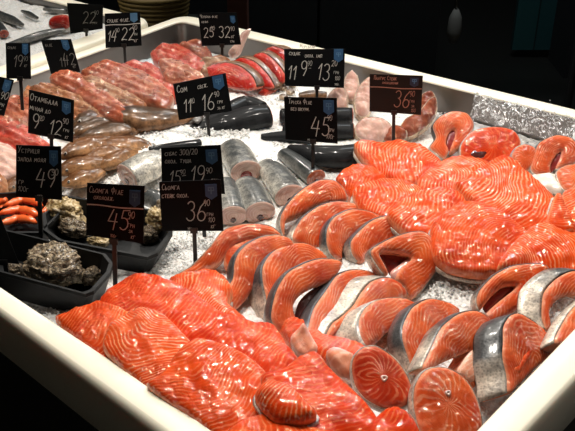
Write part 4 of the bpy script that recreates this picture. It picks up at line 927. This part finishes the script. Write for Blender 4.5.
card('black price card reading 25 32 at the far corner of the counter', [(198,13),(236.5,12.5),(241,44.6),(202,46)], (222,46,222,56),
     [('Червона філе', .04, .85, .10, SM), ('свіжа', .06, .70, .09, SM), ('25', .07, .26, .30, .0011), ('90', .28, .48, .12, SM), ('-', .28, .38, .2, SM), ('32', .46, .24, .34, .0012), ('90', .78, .44, .13, SM), ('кг', .78, .22, .12, SM), ('грн', .74, .08, .09, SM)], foot=.94, shield=(.82,.66,.94,.90))
card('large black price card reading 9 13 at the centre back', [(284,49),(345,49),(344,88),(285,86)], (317,88,317,100),
     [('Морський', .26, 1.02, .11, .0009), ('судак', .08, .84, .13, .0009), ('охол. імп', .34, .78, .12, .0008), ('11', .05, .20, .36, .0012), ('9', .26, .28, .40, .0013), ('90', .38, .56, .13, SM), ('-', .40, .42, .16, SM), ('13', .54, .20, .42, .0013), ('20', .78, .56, .15, .0009), ('грн', .82, .36, .11, SM), ('100', .84, .20, .10, SM), ('укр.', .84, .06, .08, SM)], shield=(.82,.66,.97,1.0), foot=.92)
card('black price card reading 45 directly below the large centre back card', [(284,97),(337,98),(337.6,143.7),(285.6,139.6)], (313,142,313,168),
     [('Тріска Філе', .08, .85, .11, .0008), ('без шкури.', .12, .70, .10, .0008), ('45', .48, .16, .42, .0013), ('90', .80, .50, .12, SM), ('грн', .82, .26, .11, SM), ('100г', .78, .10, .10, SM), ('укр.', .42, .02, .06, SM)], shield=(.74,.62,.94,.95), foot=.92, shieldmat='label_blue')
card('dark price card reading 36 with reddish writing at the back right', [(369.6,74),(423,75.7),(421,115),(369.6,111.4)], (394,113,394,142),
     [('Палтус Стейк', .08, .86, .11, .0009), ('охолоджений', .24, .76, .08, .0007), ('36', .46, .18, .42, .0013), ('90', .76, .46, .14, .0008), ('грн', .76, .30, .11, SM), ('за', .80, .18, .10, SM), ('100', .80, .06, .09, SM)], 'card_brown', 'chalk_red', hline=.66, foot=.92, shieldmat='label_dark', shield=(.76,.70,.92,.94))
card('black two part price card reading 14 22 over the gap between the counters', [(104.7,13.6),(140,12),(141.7,45.6),(105.6,48)], (124,46,125,63),
     [('судак філе.', .06, .74, .14, .0009), ('14', .06, .20, .30, .0011), ('90', .28, .44, .12, SM), ('-', .28, .36, .2, SM), ('22', .44, .20, .36, .0012), ('90', .76, .48, .14, SM), ('грн', .76, .32, .11, SM), ('кг', .80, .12, .12, SM)], hline=.66, shield=(.72,.70,.92,.98), foot=.945, shieldmat='label_pale')
card('tilted faint black price card over the rim between the counters', [(41,40),(71,39),(80.4,72),(51,74)], (67,73,68,86),
     [('філе', .08, .80, .12, SM), ('42', .52, .24, .34, .0009), ('11', .40, .20, .26, .0007), ('кг', .80, .14, .12, SM)], chalk='chalk_dim', foot=.935, shield=(.66,.66,.88,.98))
card('small upright black price card with faint 19, second from the left edge at top', [(5.6,43),(30,43),(31,79),(6.4,78.6)], (20,79,22,122),
     [('судак', .08, .84, .10, SM), ('19', .30, .34, .32, .0009), ('90', .70, .50, .13, SM), ('кг', .74, .34, .10, SM)], chalk='chalk_dim', foot=.94, shield=(.68,.66,.92,.98))
card('slanted black price card cut off by the left frame edge', [(-30,70),(14,80),(4,116),(-40,106)], (-12,108,-16,140),
     [('90', .80, .44, .20, .0009), ('грн', .78, .24, .14, SM), ('кг', .82, .08, .12, SM)], foot=.93, shield=(.80,.62,.96,.96))
card('black price card reading 22 standing in the second counter behind', [(67,3),(103,5),(102.6,28.7),(70.4,34)], (86,31,86,38),
     [('22', .40, .30, .42, .0011), ('90', .74, .60, .16, SM), ('грн', .70, .24, .12, SM)], chalk='chalk_dim', shield=None, foot=.945)
card('plain dark card leaning at the left edge over the nearest tray', [(-30,208),(0,216),(19,264),(-8,262)], (4,263,5,270),
     [], shield=None, lean=.3, foot=.93)

# ------------------------------------------------------------------ fish on ice in the second counter
GI = 'dark fish on ice in the second counter'
zi = RIM-.012
fish('dark_fish', 'dark fish on ice at the top left edge of the second counter', 'fish', [(-8,10,3,zi),(2,16,5,zi),(12,20,5,zi),(22,25,2.5,zi)], 'grey_skin', group=GI, nose=True)
fish('dark_fish', 'dark fish with reddish belly below it at the left edge of the second counter', 'fish', [(-10,18,4,zi),(-2,26,5.5,zi),(4,34,5,zi)], 'grey_skin', group=GI, cut='red cut end', cutmat='red_flesh')
fish('dark_fish', 'slim dark fish in the middle of the ice of the second counter', 'fish', [(22,11,1.5,zi),(29,14,3.2,zi),(37,18,2,zi)], 'grey_skin', group=GI, nose=True)
fish('dark_fish', 'dark fish behind the red cut piece near the faint 22 card', 'fish', [(44,9,2,zi),(54,10,3.6,zi),(66,11,3,zi)], 'grey_skin', group=GI)
fish('dark_fish', 'grey silver fish lying along the near rim of the second counter', 'fish', [(8,45,2.5,zi),(25,40,4.5,zi),(45,34,5,zi),(64,30,3,zi)], 'grey_skin', group=GI)
slab('red_fish_steak', 'bright red fish cut on ice in the second counter', 'fish steak', [(49,27),(49,20),(54,16),(62,14.5),(68,16),(70,23),(68,28),(58,29)], z=zi, n=(-.1,-.9,.4), thick=.03, front='tuna_flesh', skin='silver_skin', bulge=.008)

# ------------------------------------------------------------------ the room behind
def box(name, lo, hi, mat, kind=None, label=None, cat=None, parent=None):
    m = MB(); m.box(lo, hi); c = ((lo[0]+hi[0])/2, (lo[1]+hi[1])/2, lo[2])
    o = m.build(name, mat, c, parent)
    if kind: o['kind'] = kind
    if label: tag(o, label, cat)
    return o
box('floor', (-4, -1.5, -.05), (4, 6.5, 0), 'floor_tile', 'structure')
box('wall_back', (-4, 6.0, 0), (4, 6.2, 3.2), 'charcoal_wall', 'structure')
def vy(px, py, y): r = ray(px, py); return CAM+r*((y-CAM.y)/r.y)
# dark cabinets behind the counter, with a vertical joint
yb = 3.9
a0 = vy(150, 60, yb).x; a1 = vy(318.5, 20, yb).x; a2 = vy(440, 30, yb).x
def cabinet(label, x0, x1):
    t = thing('back_cabinet', ((x0+x1)/2, yb+.25, 0), label, 'cabinet', 'dark cabinets behind the counter')
    box('body', (x0+.004, yb+.02, .08), (x1-.004, yb+.5, 1.0), 'dark_panel', parent=None).parent = t
    t.children[0].location -= t.location
    for k in (box('door', (x0+.008, yb, .10), (x1-.008, yb+.018, .98), 'dark_panel'), box('plinth', (x0+.02, yb+.05, 0), (x1-.02, yb+.48, .078), 'dark_base')):
        k.parent = t; k.location = k.location-t.location
cabinet('dark cabinet panel left of the vertical joint behind the counter', a0-.5, a1)
cabinet('dark cabinet panel right of the vertical joint, behind the centre cards', a1, a2)
# dim teal tiled side area at right
q0, q1 = vy(512, 50, 4.6), vy(562, 8, 4.6)
o = box('teal_tile_panel', (q0.x, 4.6, max(.02, q0.z)), (q1.x, 4.64, q1.z+.5), 'teal_tile', 'structure'); o.name = 'trim_1'
q = vy(566, 60, 4.3); box('column', (q.x, 4.3, 0), (q.x+.5, 4.6, 1.6), 'charcoal_wall', 'structure').name = 'trim_2'
q = vy(569, 95, 3.4)
m = MB(); m.tube([(q.x, 3.4, 0), (q.x, 3.4, 1.0)], .018, 12); tag(m.build('metal_pipe', 'pipe_metal', (q.x, 3.4, 0)), 'dull grey metal post behind the counter at the right edge', 'post')
# low work table with hanging cloth
q = vy(453, 42, 3.9)
t = thing('hand_brush', (q.x, 3.9, q.z), 'pale hanging hand brush behind the counter, right of the dark cabinets', 'brush')
m = MB(); z0 = q.z; m.tube([(q.x, 3.9, z0), (q.x, 3.9, z0+.05), (q.x, 3.9, z0+.12), (q.x, 3.9, z0+.16)], [.02, .035, .03, .012], 12); o = m.build('bristles', 'cloth_pale', t.location, t, True)
m = MB(); m.tube([(q.x, 3.9, z0+.15), (q.x-.01, 3.9, z0+.30), (q.x-.01, 3.925, z0+.38)], [.012, .009, .009], 10); m.build('handle', 'cloth_pale', t.location, t, True)
# bar it hangs from
box('hanging_rail', (q.x-.06, 3.93, z0+.36), (vy(560, 10, 3.93).x, 3.96, z0+.40), 'pipe_metal', None, 'dull metal rail high behind the counter that the brush hangs from', 'rail')
# reddish box behind far corner card
q = vy(237.5, 27, 3.3); r_ = vy(247.5, 27, 3.3); l_ = vy(228, 27, 3.3)
t = thing('red_box', (q.x, 3.4, 0), 'dull red brown upright box behind the far corner card', 'box')
k = box('carton', (l_.x, 3.3, 0), (r_.x, 3.45, q.z+.22), 'rust_box'); k.parent = t; k.location -= t.location
k = box('lid', (l_.x-.004, 3.296, q.z+.22), (r_.x+.004, 3.454, q.z+.235), 'rust_box'); k.parent = t; k.location -= t.location
# wicker basket behind the second counter
q = vy(152, 21, 2.9)
m = MB()
for i in range(9):
    z0 = q.z-.06+i*.016; m.tube([(q.x+.10*math.cos(a*.3142)*(1+.03*i), 2.98+.07*math.sin(a*.3142)*(1+.03*i), z0) for a in range(21)], .009, 6, False)
bk = m.build('wicker_basket', 'wicker', (q.x, 2.98, q.z-.07), None, True); tag(bk, 'dark yellow wicker basket behind the corner of the second counter', 'basket')
box('side_table', (q.x-.25, 2.75, 0), (q.x+.13, 3.2, q.z-.07), 'dark_base', None, 'dark low table under the wicker basket', 'table')

# ------------------------------------------------------------------ light: ceiling spots, plus spots added for fill and glints
def spot(x, y, z, tx, ty, power, size=.03, angle=75, col=(1, .93, .84), blend=.6):
    l = bpy.data.lights.new('spot', 'SPOT'); l.energy = power; l.shadow_soft_size = size; l.spot_size = math.radians(angle); l.spot_blend = blend; l.color = col
    o = bpy.data.objects.new('ceiling_or_fill_spot', l); C.objects.link(o); o.location = (x, y, z)
    o.rotation_euler = (V((tx, ty, .9))-V((x, y, z))).to_track_quat('-Z', 'Y').to_euler()
for a in ((.05, 1.80, 2.7, .05, 1.2, 90), (.85, 1.8, 2.7, .5, 1.4, 46), (-.65, 2.3, 2.7, -.5, 1.7, 14), (.25, 2.75, 2.75, .1, 1.7, 12), (-.45, 1.4, 2.8, -.35, 1.0, 46), (-1.2, 2.4, 2.3, -1.0, 2.3, 50),  # last one added to brighten the ice of the second counter
          (-.6, 1.5, 2.7, -.32, .98, 40), (-.7, 3.6, 2.6, -.3, 1.4, 26), (.0, 3.9, 2.6, 0, 1.3, 30), (.7, 3.7, 2.6, .3, 1.4, 30), (1.3, 3.2, 2.6, .5, 1.4, 22), (2.0, 1.7, 2.0, .3, 1.2, 16), (1.8, 1.3, 2.3, .3, 1.1, 16), (1.9, 2.3, 1.9, .3, 1.3, 14)):  # added: rim brightener first, low right-hand spots last for glints on the steaks
    spot(*a)
l = bpy.data.lights.new('back_room_fill', 'AREA'); l.energy = 15; l.size = .6; l.color = (.85, .95, 1)  # added fill light so the dark background shows faintly
o = bpy.data.objects.new('back_room_fill', l); C.objects.link(o); o.location = (.6, 3.3, 2.8)
w = bpy.data.worlds.new('room'); scn.world = w; w.use_nodes = True
w.node_tree.nodes['Background'].inputs['Color'].default_value = (1, .86, .66, 1); w.node_tree.nodes['Background'].inputs['Strength'].default_value = .016
vs_ = scn.view_settings; vs_.view_transform = 'Standard'; vs_.look = 'None'; vs_.gamma = 1; vs_.exposure = 0.0; vs_.use_curve_mapping = False
